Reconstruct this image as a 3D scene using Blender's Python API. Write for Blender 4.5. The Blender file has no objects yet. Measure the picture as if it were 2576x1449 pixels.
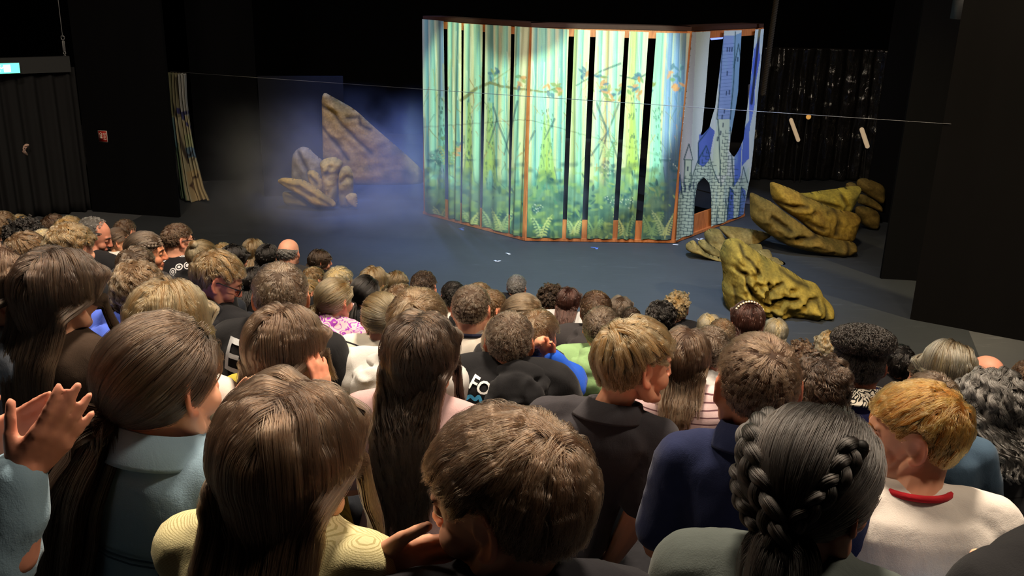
import bpy, bmesh, math, random
import numpy as np
from mathutils import Vector, Matrix
from mathutils.bvhtree import BVHTree

random.seed(7)
RNG = np.random.default_rng(11)
scene = bpy.context.scene
COL = scene.collection

# ------------------------------------------------------------------ camera
F_PX, PITCH, ROLL, CAM_Z = 2346.6, math.radians(18.276), math.radians(1.5075), 3.35
FW = np.array([0, math.cos(PITCH), -math.sin(PITCH)])
_x = np.array([1.0, 0, 0]); _u = np.cross(_x, FW)
CX = math.cos(ROLL) * _x + math.sin(ROLL) * _u
CU = -math.sin(ROLL) * _x + math.cos(ROLL) * _u
CAM = np.array([0, 0, CAM_Z])
cam_data = bpy.data.cameras.new('camera')
cam = bpy.data.objects.new('camera', cam_data)
COL.objects.link(cam)
cam_data.sensor_width = 36.0
cam_data.lens = F_PX / 2576 * 36.0
cam_data.clip_start, cam_data.clip_end = 0.05, 200
cam.matrix_world = Matrix([[CX[0], CU[0], -FW[0], CAM[0]], [CX[1], CU[1], -FW[1], CAM[1]],
                           [CX[2], CU[2], -FW[2], CAM[2]], [0, 0, 0, 1]])
scene.camera = cam


def ray(u, v):
    return CX * (u - 1288) / F_PX - CU * (v - 724.5) / F_PX + FW


def on_floor(u, v, z=0.0):
    d = ray(u, v)
    return CAM + d * (z - CAM_Z) / d[2]


def at_depth(u, v, D):
    return CAM + ray(u, v) * D


def at_y(u, v, Y):
    d = ray(u, v)
    return CAM + d * Y / d[1]


def on_plane(u, v, p0, n):
    d = ray(u, v)
    return CAM + d * (np.dot(np.asarray(p0) - CAM, n) / np.dot(d, n))


# ------------------------------------------------------------------ world, light, exposure
world = bpy.data.worlds.new('world'); scene.world = world
world.use_nodes = True
world.node_tree.nodes['Background'].inputs[0].default_value = (0.55, 0.6, 0.75, 1)
world.node_tree.nodes['Background'].inputs[1].default_value = 0.012
scene.view_settings.view_transform = 'Standard'
scene.view_settings.look = 'None'
scene.view_settings.gamma = 1
scene.view_settings.use_curve_mapping = False
scene.view_settings.exposure = 0.0
scene.cycles.max_bounces = 4
scene.cycles.diffuse_bounces = 2
scene.cycles.glossy_bounces = 2
scene.cycles.transmission_bounces = 3
scene.cycles.volume_bounces = 0
scene.cycles.transparent_max_bounces = 4
scene.cycles.caustics_reflective = False
scene.cycles.caustics_refractive = False
scene.cycles.use_denoising = True
scene.cycles.use_adaptive_sampling = True
scene.cycles.adaptive_threshold = 0.08
scene.cycles.volume_step_rate = 2.0
scene.cycles.volume_max_steps = 48
scene.cycles.sample_clamp_indirect = 4.0


def aim(o, target):
    d = Vector(target) - o.location
    o.rotation_euler = d.to_track_quat('-Z', 'Y').to_euler()


def spot(name, loc, target, power, col, deg, blend=0.15, size=0.05):
    l = bpy.data.lights.new(name, 'SPOT'); l.energy = power; l.color = col
    l.spot_size = math.radians(deg); l.spot_blend = blend; l.shadow_soft_size = size
    o = bpy.data.objects.new(name, l); COL.objects.link(o); o.location = loc; aim(o, target)
    return o


def area(name, loc, target, power, col, size):
    l = bpy.data.lights.new(name, 'AREA'); l.energy = power; l.color = col; l.shape = 'DISK'; l.size = size
    o = bpy.data.objects.new(name, l); COL.objects.link(o); o.location = loc; aim(o, target)
    return o


# house lights over the seating (warm), the cool profile spots and the blue wash of the stage
area('house_light', (0.5, 3.5, 7.6), (0.5, 3.5, 2.0), 690, (1.0, 0.82, 0.62), 0.9)
area('house_light', (-3.6, 4.2, 7.4), (-2.6, 4.6, 1.8), 290, (1.0, 0.82, 0.62), 0.9)
area('house_light', (3.2, 1.4, 7.4), (2.0, 2.4, 2.0), 190, (1.0, 0.82, 0.62), 0.9)
spot('profile_spot', (1.0, 2.0, 6.6), at_depth(1396, 206, 11.75), 8200, (0.64, 1.0, 0.96), 17.3, 0.07, 0.09)
spot('warm_fresnel', (3.8, 3.5, 7.0), (1.4, 12.4, 1.3), 600, (1.0, 0.80, 0.50), 42, 0.9, 0.15)
spot('warm_fresnel', (7.2, 6.0, 6.0), (3.4, 10.2, 0.4), 1150, (1.0, 0.80, 0.42), 44, 0.8, 0.15)
spot('warm_fresnel', (-4.4, 7.0, 6.5), (-3.1, 13.9, 0.6), 1900, (1.0, 0.80, 0.42), 18, 0.9, 0.15)
spot('blue_wash', (-2.7, 18.4, 7.2), (-1.6, 13.6, 0.3), 1600, (0.22, 0.36, 1.0), 28, 0.9, 0.2)
spot('blue_wash', (-2.2, 11.8, 8.2), (-2.3, 14.3, 0.3), 4200, (0.18, 0.32, 1.0), 27, 0.9, 0.2)
spot('blue_wash', (0.9, 8.4, 8.2), (0.7, 10.8, 0.0), 4400, (0.48, 0.68, 1.0), 52, 1.0, 0.3)
spot('blue_wash', (7.4, 10.0, 6.0), (3.4, 13.4, 1.5), 1300, (0.55, 0.66, 1.0), 36, 0.8, 0.2)


# ------------------------------------------------------------------ helpers
def srgb(r, g, b):
    f = lambda c: (c / 255) / 12.92 if c / 255 <= 0.04045 else ((c / 255 + 0.055) / 1.055) ** 2.4
    return (f(r), f(g), f(b))


def hx(s):
    return srgb(int(s[0:2], 16), int(s[2:4], 16), int(s[4:6], 16))


def mesh_of(name, V, faces):
    """faces: list of index arrays (n,k) or list of tuples"""
    me = bpy.data.meshes.new(name)
    V = np.asarray(V, dtype=np.float32)
    if isinstance(faces, np.ndarray):
        faces = [faces]
    if len(faces) and isinstance(faces[0], np.ndarray):
        loops = np.concatenate([f.ravel() for f in faces]).astype(np.int32)
        tot = np.concatenate([np.full(len(f), f.shape[1]) for f in faces]).astype(np.int32)
        me.vertices.add(len(V)); me.vertices.foreach_set('co', V.ravel())
        me.loops.add(len(loops)); me.loops.foreach_set('vertex_index', loops)
        me.polygons.add(len(tot))
        me.polygons.foreach_set('loop_start', np.concatenate([[0], np.cumsum(tot)[:-1]]).astype(np.int32))
        me.update(calc_edges=True)
        me.validate()
    else:
        me.from_pydata([tuple(v) for v in V], [], [tuple(f) for f in faces])
    return me


def link(name, me, mat=None, parent=None, smooth=True):
    o = bpy.data.objects.new(name, me)
    COL.objects.link(o)
    if mat is not None:
        me.materials.append(mat)
    if smooth and hasattr(me, 'polygons') and len(me.polygons):
        me.polygons.foreach_set('use_smooth', np.ones(len(me.polygons), dtype=bool))
    if parent is not None:
        o.parent = parent
    return o


def obj(name, V, faces, mat=None, parent=None, smooth=True):
    return link(name, mesh_of(name, V, faces), mat, parent, smooth)


def tag(o, label=None, cat=None, group=None, kind=None):
    if label: o['label'] = label
    if cat: o['category'] = cat
    if group: o['group'] = group
    if kind: o['kind'] = kind
    return o


def empty(name, loc=(0, 0, 0), rz=0.0):
    o = bpy.data.objects.new(name, None); COL.objects.link(o)
    o.location = loc; o.rotation_euler = (0, 0, rz); o.empty_display_size = 0.05
    return o


def vcol(me, cols, name='col'):
    a = me.attributes.new(name, 'FLOAT_COLOR', 'POINT')
    c = np.ones((len(me.vertices), 4), dtype=np.float32); c[:, :3] = cols
    a.data.foreach_set('color', c.ravel())


def vfloat(me, vals, name):
    a = me.attributes.new(name, 'FLOAT', 'POINT')
    a.data.foreach_set('value', np.asarray(vals, dtype=np.float32))


def hash3(i, j, k, s):
    h = (i * 374761393 + j * 668265263 + k * 2147483647 + s * 974634773) & 0xffffffff
    h = ((h ^ (h >> 13)) * 1274126177) & 0xffffffff
    return ((h ^ (h >> 16)) & 0xffff) / 65535.0


def vnoise(P, freq=1.0, seed=0):
    """value noise in [-1,1] for (n,3) points"""
    P = np.asarray(P, dtype=np.float64) * freq
    I = np.floor(P).astype(np.int64); fr = P - I; fr = fr * fr * (3 - 2 * fr)
    out = 0
    for a in (0, 1):
        for b in (0, 1):
            for c in (0, 1):
                w = (fr[:, 0] if a else 1 - fr[:, 0]) * (fr[:, 1] if b else 1 - fr[:, 1]) * (fr[:, 2] if c else 1 - fr[:, 2])
                out = out + w * hash3(I[:, 0] + a, I[:, 1] + b, I[:, 2] + c, seed)
    return out * 2 - 1


def unit(v):
    v = np.asarray(v, dtype=float)
    return v / np.maximum(np.linalg.norm(v, axis=-1, keepdims=True), 1e-9)


class Soup:
    """collects closed primitives (vertices + quads/tris) in one local frame"""
    def __init__(self):
        self.V, self.F, self.n = [], {3: [], 4: []}, 0

    def add(self, V, F):
        V = np.asarray(V, dtype=float)
        for f in F:
            f = np.asarray(f)
            if len(f): self.F[f.shape[1]].append(f + self.n)
        self.V.append(V); self.n += len(V)
        return self

    def rings(self, R, close=True):
        """R: (m,k,3) rings; caps become fans"""
        m, k, _ = R.shape
        V = R.reshape(-1, 3)
        i = np.arange(m - 1)[:, None] * k; j = np.arange(k)[None, :]; j2 = (j + 1) % k
        q = np.stack([i + j, i + j2, i + k + j2, i + k + j], -1).reshape(-1, 4)
        tr = []
        if close:
            V = np.concatenate([V, R[0].mean(0)[None], R[-1].mean(0)[None]])
            a, b = m * k, m * k + 1
            jj = np.arange(k); jn = (jj + 1) % k
            tr = np.concatenate([np.stack([np.full(k, a), jn, jj], -1),
                                 np.stack([np.full(k, b), (m - 1) * k + jj, (m - 1) * k + jn], -1)])
        return self.add(V, [q, tr] if close else [q])

    def ell(self, c, r, M=None, m=8, k=14):
        th = np.linspace(0.12, math.pi - 0.12, m); ph = np.arange(k) * 2 * math.pi / k
        P = np.stack([np.sin(th)[:, None] * np.cos(ph), np.sin(th)[:, None] * np.sin(ph), -np.cos(th)[:, None] * np.ones(k)], -1)
        P = P * np.asarray(r, dtype=float)
        if M is not None: P = P @ np.asarray(M, dtype=float).T
        return self.rings(P + np.asarray(c, dtype=float))

    def tube(self, pts, rad, k=10, caps=True, flat=None):
        """tapered tube through pts with round ends; flat=(axis, factor) squashes the section"""
        pts = np.asarray(pts, dtype=float); rad = np.broadcast_to(np.asarray(rad, dtype=float), (len(pts),)).copy()
        T = np.gradient(pts, axis=0); T = unit(T)
        if caps:
            a, b = [], []
            for s in (0.95, 0.7, 0.3):
                a.append((pts[0] - T[0] * rad[0] * s, rad[0] * math.sqrt(1 - s * s)))
                b.append((pts[-1] + T[-1] * rad[-1] * s, rad[-1] * math.sqrt(1 - s * s)))
            b = b[::-1]
            pts = np.concatenate([[q for q, _ in a], pts, [q for q, _ in b]])
            rad = np.concatenate([[q for _, q in a], rad, [q for _, q in b]])
            T = np.concatenate([np.repeat(T[:1], 3, 0), T, np.repeat(T[-1:], 3, 0)])
        ref = np.array([0.0, 0, 1]) if abs(T[len(T) // 2][2]) < 0.8 else np.array([0, 1.0, 0])
        A = unit(np.cross(T, ref)); B = np.cross(T, A)
        ph = np.arange(k) * 2 * math.pi / k
        R = pts[:, None] + rad[:, None, None] * (A[:, None] * np.cos(ph)[None, :, None] + B[:, None] * np.sin(ph)[None, :, None])
        if flat is not None:
            ax, fa = flat; ax = unit(ax); d = ((R - pts[:, None]) @ ax)[..., None] * ax; R = R - d * (1 - fa)
        return self.rings(R)

    def box(self, lo, hi, M=None):
        x0, y0, z0 = lo; x1, y1, z1 = hi
        V = np.array([[x0, y0, z0], [x1, y0, z0], [x1, y1, z0], [x0, y1, z0], [x0, y0, z1], [x1, y0, z1], [x1, y1, z1], [x0, y1, z1]], dtype=float)
        if M is not None:
            M = np.asarray(M, dtype=float); V = V @ M[:3, :3].T + M[:3, 3]
        return self.add(V, [np.array([[0, 3, 2, 1], [4, 5, 6, 7], [0, 1, 5, 4], [1, 2, 6, 5], [2, 3, 7, 6], [3, 0, 4, 7]])])

    def xform(self, M):
        M = np.asarray(M, dtype=float)
        self.V = [v @ M[:3, :3].T + M[:3, 3] for v in self.V]
        return self

    def merge(self, o):
        for k in (3, 4):
            self.F[k] += [f + self.n for f in o.F[k]]
        self.V += o.V; self.n += o.n
        return self

    def arrays(self):
        return np.concatenate(self.V), [np.concatenate(self.F[k]) for k in (3, 4) if self.F[k]]

    def build(self, name, mat=None, parent=None, smooth=True):
        V, F = self.arrays()
        return obj(name, V, F, mat, parent, smooth)


# ---- batch voxel remesh: union of the primitives of a soup into one continuous surface
QUEUE = []


def queue_remesh(soup, voxel, smooth, done):
    V, F = soup.arrays()
    o = link('temp', mesh_of('temp', V, F), None, None, False)
    m = o.modifiers.new('r', 'REMESH'); m.mode = 'VOXEL'; m.voxel_size = voxel
    if smooth:
        s = o.modifiers.new('s', 'SMOOTH'); s.factor = 0.5; s.iterations = smooth
    QUEUE.append((o, done))


def run_queue():
    bpy.context.view_layer.update()
    dg = bpy.context.evaluated_depsgraph_get()
    res = []
    for o, done in QUEUE:
        ev = o.evaluated_get(dg); me = ev.data
        n = len(me.vertices)
        V = np.empty(n * 3, dtype=np.float32); me.vertices.foreach_get('co', V)
        N = np.empty(n * 3, dtype=np.float32); me.vertex_normals.foreach_get('vector', N)
        F = np.empty(len(me.loops), dtype=np.int32); me.loops.foreach_get('vertex_index', F)
        ls = np.empty(len(me.polygons), dtype=np.int32); me.polygons.foreach_get('loop_total', ls)
        if len(ls) and (ls == 4).all():
            Fs = [F.reshape(-1, 4)]
        else:
            st = np.concatenate([[0], np.cumsum(ls)[:-1]]); Fs = []
            for k in (3, 4):
                s = st[ls == k]
                if len(s): Fs.append(np.stack([F[s + j] for j in range(k)], -1))
        res.append((done, V.reshape(-1, 3).astype(float), N.reshape(-1, 3).astype(float), Fs))
    for o, _ in QUEUE:
        me = o.data; bpy.data.objects.remove(o); bpy.data.meshes.remove(me)
    QUEUE.clear()
    for done, V, N, Fs in res:
        done(V, N, Fs)


# ---- materials
MATS = {}


def nodes_of(name):
    m = bpy.data.materials.new(name); m.use_nodes = True
    nt = m.node_tree; b = nt.nodes['Principled BSDF']
    return m, nt, b


def attr_node(nt, name):
    a = nt.nodes.new('ShaderNodeAttribute'); a.attribute_name = name
    return a


def math_node(nt, op, a, b=None, c=None):
    n = nt.nodes.new('ShaderNodeMath'); n.operation = op
    for i, v in enumerate((a, b, c)):
        if v is None: continue
        if isinstance(v, (int, float)): n.inputs[i].default_value = v
        else: nt.links.new(v, n.inputs[i])
    return n.outputs[0]


def mix_col(nt, fac, a, b, blend='MIX'):
    n = nt.nodes.new('ShaderNodeMix'); n.data_type = 'RGBA'; n.blend_type = blend
    for i, v in ((0, fac), (6, a), (7, b)):
        if isinstance(v, (int, float)): n.inputs[i].default_value = v
        elif isinstance(v, tuple): n.inputs[i].default_value = (*v[:3], 1)
        else: nt.links.new(v, n.inputs[i])
    return n.outputs[2]


def noise_tex(nt, scale, detail=3, rough=0.5, vec=None, dist=0.0):
    n = nt.nodes.new('ShaderNodeTexNoise'); n.inputs['Scale'].default_value = scale
    n.inputs['Detail'].default_value = detail; n.inputs['Roughness'].default_value = rough
    n.inputs['Distortion'].default_value = dist
    if vec is not None: nt.links.new(vec, n.inputs['Vector'])
    return n.outputs['Fac']


def obj_coord(nt, scale=(1, 1, 1)):
    t = nt.nodes.new('ShaderNodeTexCoord')
    m = nt.nodes.new('ShaderNodeMapping'); m.inputs['Scale'].default_value = scale
    nt.links.new(t.outputs['Object'], m.inputs['Vector'])
    return m.outputs['Vector']


def ramp(nt, fac, stops, interp='LINEAR'):
    r = nt.nodes.new('ShaderNodeValToRGB'); r.color_ramp.interpolation = interp
    e = r.color_ramp.elements
    while len(e) < len(stops): e.new(0.5)
    for el, (p, c) in zip(e, stops):
        el.position = p; el.color = (*c[:3], 1)
    nt.links.new(fac, r.inputs[0])
    return r.outputs[0]


def bump(nt, b, height, strength=0.3, dist=0.01):
    n = nt.nodes.new('ShaderNodeBump'); n.inputs['Strength'].default_value = strength
    n.inputs['Distance'].default_value = dist
    nt.links.new(height, n.inputs['Height']); nt.links.new(n.outputs[0], b.inputs['Normal'])


def plain(name, col, rough=0.7, spec=0.3, var=0.12, scale=40, bumpy=0.0, metal=0.0):
    if name in MATS: return MATS[name]
    m, nt, b = nodes_of(name)
    v = noise_tex(nt, scale, 4, 0.6, obj_coord(nt))
    c = mix_col(nt, v, tuple(x * (1 - var) for x in col), tuple(min(1, x * (1 + var)) for x in col))
    nt.links.new(c, b.inputs['Base Color'])
    b.inputs['Roughness'].default_value = rough; b.inputs['Specular IOR Level'].default_value = spec
    b.inputs['Metallic'].default_value = metal
    if bumpy: bump(nt, b, v, bumpy, 0.004)
    MATS[name] = m
    return m


def glow(name, col, strength):
    if name in MATS: return MATS[name]
    m, nt, b = nodes_of(name)
    b.inputs['Base Color'].default_value = (*col, 1)
    b.inputs['Emission Color'].default_value = (*col, 1); b.inputs['Emission Strength'].default_value = strength
    MATS[name] = m
    return m


def painted(name, rough=0.85, grain=0.10, scale=60, attr='col', bumpy=0.15):
    """paint stored per vertex (flat scenery print), with a little cloth grain"""
    if name in MATS: return MATS[name]
    m, nt, b = nodes_of(name)
    a = attr_node(nt, attr)
    v = noise_tex(nt, scale, 5, 0.6, obj_coord(nt))
    f = ramp(nt, v, [(0.3, (1 - grain,) * 3), (0.7, (1 + 0 * grain,) * 3)])
    c = mix_col(nt, 1.0, a.outputs['Color'], f, 'MULTIPLY')
    nt.links.new(c, b.inputs['Base Color']); b.inputs['Roughness'].default_value = rough
    b.inputs['Specular IOR Level'].default_value = 0.2
    if bumpy: bump(nt, b, v, bumpy, 0.004)
    MATS[name] = m
    return m
# ------------------------------------------------------------------ room shell
def velvet(name, col, rough=0.95):
    if name in MATS: return MATS[name]
    m, nt, b = nodes_of(name)
    v = noise_tex(nt, 3, 4, 0.6, obj_coord(nt, (1, 1, 0.2)))
    nt.links.new(mix_col(nt, v, tuple(c * 0.75 for c in col), tuple(c * 1.2 for c in col)), b.inputs['Base Color'])
    b.inputs['Roughness'].default_value = rough; b.inputs['Specular IOR Level'].default_value = 0.05
    MATS[name] = m
    return m


def floor_mat(name, a, b_, rough):
    m, nt, b = nodes_of(name)
    co = obj_coord(nt)
    n1 = noise_tex(nt, 1.4, 5, 0.6, co); n2 = noise_tex(nt, 7, 6, 0.7, obj_coord(nt, (0.35, 2.2, 1)), 0.6); n3 = noise_tex(nt, 90, 3, 0.6, co)
    c = mix_col(nt, n1, a, b_)
    sc = ramp(nt, n2, [(0.58, (0, 0, 0)), (0.72, (1, 1, 1))])
    c = mix_col(nt, math_node(nt, 'MULTIPLY', sc, 0.35), c, tuple(min(1, x * 2.2) for x in b_))
    nt.links.new(c, b.inputs['Base Color'])
    r = math_node(nt, 'ADD', rough, math_node(nt, 'MULTIPLY', n2, 0.15)); nt.links.new(r, b.inputs['Roughness'])
    b.inputs['Specular IOR Level'].default_value = 0.35
    bump(nt, b, n3, 0.08, 0.002)
    return m


BLK = velvet('black_velvet', (0.0048, 0.0048, 0.0055))
BLKWALL = velvet('black_wall', (0.004, 0.004, 0.0045))


def slab(name, a, b, z0, z1, th, mat, parent=None):
    """upright board between floor points a and b"""
    a, b = np.array(a[:2], dtype=float), np.array(b[:2], dtype=float); d = unit(b - a); n = np.array([-d[1], d[0]]) * th / 2
    V = [(*(a - n), z0), (*(b - n), z0), (*(b + n), z0), (*(a + n), z0), (*(a - n), z1), (*(b - n), z1), (*(b + n), z1), (*(a + n), z1)]
    return obj(name, V, [(0, 3, 2, 1), (4, 5, 6, 7), (0, 1, 5, 4), (1, 2, 6, 5), (2, 3, 7, 6), (3, 0, 4, 7)], mat, parent, False)


def room_plane(name, V, mat):
    o = obj(name, V, [(0, 1, 2, 3)], mat, None, False); o['kind'] = 'structure'
    return o


room_plane('floor', [(-11, -4, 0), (12, -4, 0), (12, 21, 0), (-11, 21, 0)], floor_mat('concrete_floor', (0.085, 0.088, 0.095), (0.12, 0.123, 0.13), 0.6))
room_plane('ceiling', [(-11, -4, 9), (-11, 21, 9), (12, 21, 9), (12, -4, 9)], BLKWALL)
room_plane('wall_back', [(-11, 21, 0), (12, 21, 0), (12, 21, 9), (-11, 21, 9)], BLKWALL)
room_plane('wall_left', [(-11, -4, 0), (-11, 21, 0), (-11, 21, 9), (-11, -4, 9)], BLKWALL)
room_plane('wall_right', [(12, -4, 0), (12, -4, 9), (12, 21, 9), (12, 21, 0)], BLKWALL)
room_plane('wall_front', [(-11, -4, 0), (-11, -4, 9), (12, -4, 9), (12, -4, 0)], BLKWALL)
# black dance mat on the grey floor
m0, m1 = on_floor(340, 552), on_floor(375, 534); m2, m3 = on_floor(2438, 836), on_floor(2466, 905)
ld = unit(m1 - m0); rd = unit(m2 - m3)
mat_pts = [m0 - ld * 2.6, m3 - rd * 1.2, m2 + rd * 9, m1 + ld * 7]
Vm = [(p[0], p[1], z) for z in (0.0005, 0.004) for p in mat_pts]
mo = obj('dance_mat', Vm, [(3, 2, 1, 0), (4, 5, 6, 7), (0, 1, 5, 4), (1, 2, 6, 5), (2, 3, 7, 6), (3, 0, 4, 7)], floor_mat('vinyl', (0.034, 0.038, 0.044), (0.050, 0.056, 0.064), 0.58), None, False)
tag(mo, 'black vinyl dance mat covering the stage floor', 'mat')

# raked tiers under the audience
ROW_U = unit(np.array([0.939, -0.345])); ROW_N = unit(np.array([0.345, 0.939]))
TIER = plain('tier_carpet', (0.018, 0.018, 0.021), 0.95, 0.05, 0.3, 60, 0.3)
tier_z = lambda t: 3.0675 - 0.2988 * t - 0.655
for k in range(20):
    t0 = 0.2 + 0.375 * k; z1 = tier_z(t0 + 0.27)
    if k % 2: z1 -= 0.20
    if z1 < 0.06: continue
    c = ROW_N * t0
    P4 = [c - ROW_U * 6.2, c + ROW_U * 4.2, c + ROW_N * 0.374 + ROW_U * 4.2, c + ROW_N * 0.374 - ROW_U * 6.2]
    V = [(p[0], p[1], z) for z in (0.0, z1) for p in P4]
    o = obj('seating_tier', V, [(3, 2, 1, 0), (4, 5, 6, 7), (0, 1, 5, 4), (1, 2, 6, 5), (2, 3, 7, 6), (3, 0, 4, 7)], TIER, None, False)
    o['kind'] = 'structure'

# black flats (legs) at both sides of the stage
f0, f1 = on_floor(236, 531), on_floor(452, 547)
tag(slab('stage_flat', f0, f1, 0, 7.5, 0.06, BLK), 'tall black stage flat carrying the small red fire sign', 'stage flat')
b0, b1 = on_floor(655, 503), on_floor(830, 500)
tag(slab('stage_flat', b0 + [0, 0.25, 0], b1 + [0.2, 0.35, 0], 0, at_y(645, 190, b0[1] + 0.3)[2], 0.05, velvet('blue_black', (0.012, 0.013, 0.017))), 'black flat glowing blue behind the left rocks', 'stage flat')
w0, w1 = on_floor(500, 455), on_floor(660, 452)
tag(slab('stage_flat', w0, w1, 0, 6.5, 0.05, BLK), 'black flat in shadow between painted drape and blue flat', 'stage flat')
r0, r1 = on_floor(2214, 700), on_floor(2320, 716)
tag(slab('stage_flat', r0, r1 + [0.6, 0.1, 0], 0, 7.5, 0.06, BLK), 'black flat at the right behind the yellow boulder', 'stage flat')
q0, q1 = on_floor(2290, 802), on_floor(2640, 868)
tag(slab('stage_flat', q0, q1, 0, 7.5, 0.06, velvet('brown_black', (0.0055, 0.005, 0.005))), 'nearest black flat at the right edge of the stage', 'stage flat')
tag(slab('stage_flat', on_floor(2208, 576) + [0, 0.6, 0], on_floor(2440, 610) + [0, 0.6, 0], 0, 7.5, 0.05, BLK), 'black flat cutting off the rear rocks on the right', 'stage flat')


def pleated(name, a, b, z0, z1, amp, waves, mat, nx=90, nz=16, seed=0, flare=0.0):
    a, b = np.array(a[:2]), np.array(b[:2]); d = unit(b - a); n = np.array([d[1], -d[0]])
    u = np.linspace(0, 1, nx); v = np.linspace(0, 1, nz)
    L = np.linalg.norm(b - a)
    ph = u * waves * 2 * math.pi + 1.3 * np.sin(u * 9 + seed)
    V = []
    for vv in v:
        A = amp * (0.55 + 0.45 * (1 - vv))
        off = A * (np.sin(ph) + 0.35 * np.sin(2.1 * ph + seed + vv * 0.8))
        p = a[None] + d[None] * (u * L)[:, None] + n[None] * off[:, None]
        V.append(np.c_[p, np.full(nx, z0 + (z1 - z0) * vv)])
    V = np.concatenate(V); i = np.arange(nz - 1)[:, None] * nx + np.arange(nx - 1)[None]
    F = np.stack([i, i + 1, i + nx + 1, i + nx], -1).reshape(-1, 4)
    o = obj(name, V, [F], mat)
    s = o.modifiers.new('thick', 'SOLIDIFY'); s.thickness = 0.006
    return o


# left doorway: drape, pelmet beam, exit sign
CURT = velvet('curtain_black', (0.021, 0.021, 0.022))
c1 = on_floor(231, 531); c0 = on_floor(-330, 600); cd = unit(c1 - c0)
ptop = at_y(172, 178, c1[1])[2]
tag(pleated('door_curtain', c0, c1, 0.02, ptop + 0.05, 0.055, 13, CURT, 160, 14, 2), 'black pleated curtain hanging in the left doorway', 'curtain')
nrm = unit(np.array([cd[1], -cd[0], 0]))
bm_ = Soup(); e0, e1 = c0.copy(), at_y(170, 178, c1[1]); e1[2] = 0
base = nrm * 0.08
zb0, zb1 = ptop, ptop + 0.21
V = [(e0 + base)[:2], (e1 + base)[:2], (e1 + base + nrm * 0.10)[:2], (e0 + base + nrm * 0.10)[:2]]
o = obj('door_pelmet', [(*p, zb0 - 0.02 * 0) for p in V] + [(*p, zb1) for p in V], [(0, 3, 2, 1), (4, 5, 6, 7), (0, 1, 5, 4), (1, 2, 6, 5), (2, 3, 7, 6), (3, 0, 4, 7)], plain('pelmet_grey', (0.032, 0.033, 0.034), 0.7), None, False)
tag(o, 'dark grey boxed beam above the left doorway curtain', 'beam')
# exit sign
es = on_plane(4, 172, e0 + base + nrm * 0.14, nrm)
ex = cd; root = empty('exit_sign', es); root.location.z = es[2]
rot = math.atan2(cd[1], cd[0]); root.rotation_euler = (0, 0, rot)
tag(root, 'glowing green and white emergency exit sign above the doorway', 'exit sign')
sx, sz = 0.215, 0.070
Soup().box((-sx, -0.02, -sz), (sx, 0.03, sz)).build('housing', plain('sign_case', (0.25, 0.27, 0.26), 0.5), root, False)
Soup().box((-sx * 0.97, -0.026, -sz * 0.92), (sx * 0.97, -0.02, sz * 0.92)).build('lit_panel', glow('exit_green', (0.10, 0.85, 0.50), 2.6), root, False)
wl = glow('exit_white', (0.75, 1.0, 0.92), 5.0)
Soup().box((0.02, -0.029, -0.045), (0.10, -0.026, 0.045)).build('door_symbol', wl, root, False)
fg = Soup(); fg.ell((-0.03, -0.029, 0.038), (0.012, 0.003, 0.012)); fg.tube([(-0.035, -0.028, 0.022), (-0.055, -0.028, -0.012)], 0.010, k=6)
fg.tube([(-0.055, -0.028, -0.012), (-0.085, -0.028, -0.03), (-0.11, -0.028, -0.028)], 0.007, k=6); fg.tube([(-0.055, -0.028, -0.012), (-0.03, -0.028, -0.03), (-0.045, -0.028, -0.052)], 0.007, k=6)
fg.tube([(-0.035, -0.028, 0.018), (-0.005, -0.028, 0.0), (0.012, -0.028, 0.012)], 0.006, k=6); fg.tube([(-0.04, -0.028, 0.018), (-0.075, -0.028, 0.01)], 0.006, k=6)
fg.build('running_figure', wl, root)
# hanging wire with turnbuckle
wt, wb = at_y(168, -60, e1[1] - 0.05), at_y(164, 146, e1[1] - 0.05)
wr = empty('suspension_wire', wb); tag(wr, 'steel suspension wire with turnbuckle and rings above the doorway beam', 'wire')
steel = plain('steel', (0.45, 0.45, 0.46), 0.35, 0.5, 0.1, 40, 0, 0.8)
zz = lambda py: at_y(165, py, e1[1] - 0.05)[2] - wb[2]
Soup().tube([(0, 0, zz(92)), (0.0, 0, zz(-200))], 0.006, k=6).build('wire', steel, wr)
for py, r in ((95, 0.030), (133, 0.020), (143, 0.022)):
    a = np.arange(17) * 2 * math.pi / 16
    Soup().tube(np.stack([np.cos(a) * r * 0.75, 0 * a, zz(py) + np.sin(a) * r], -1), 0.007, k=6, caps=False).build('ring', steel, wr)
for x in (-0.013, 0.013):
    Soup().tube([(x, 0, zz(104)), (x, 0, zz(127))], 0.007, k=6).build('turnbuckle_bar', steel, wr)
Soup().tube([(0, 0, zz(100)), (0, 0, zz(131))], 0.006, k=6).build('turnbuckle_screw', steel, wr)
# fingers that hold the curtain
fp = on_plane(58, 372, c0 + nrm * 0.11, nrm)

# fire extinguisher sign on the left flat
fd = unit(f1 - f0); fn = unit(np.array([fd[1], -fd[0], 0])); sp0 = on_plane(259, 343, f0 + fn * 0.035, fn)
fs = empty('fire_sign', sp0, math.atan2(fd[1], fd[0])); fs.rotation_euler[1] = 0.0
tag(fs, 'small red fire safety sign with white border on the black flat', 'sign')
Soup().box((-0.068, -0.004, -0.080), (0.068, 0.004, 0.080)).build('sign_plate', plain('sign_white', hx('d9cfc4'), 0.5), fs, False)
Soup().box((-0.062, -0.006, -0.074), (0.062, -0.004, 0.074)).build('sign_face', plain('sign_red', hx('b02418'), 0.5), fs, False)
wm = plain('sign_mark', hx('f0dccb'), 0.6)
sm = Soup(); sm.box((-0.048, -0.008, -0.030), (-0.006, -0.006, -0.002)); sm.box((-0.048, -0.008, 0.006), (-0.006, -0.006, 0.026)); sm.tube([(-0.045, -0.007, 0.036), (-0.026, -0.007, 0.055), (-0.008, -0.007, 0.036)], 0.005, k=5)
sm.build('pictogram', wm, fs, False)
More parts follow.
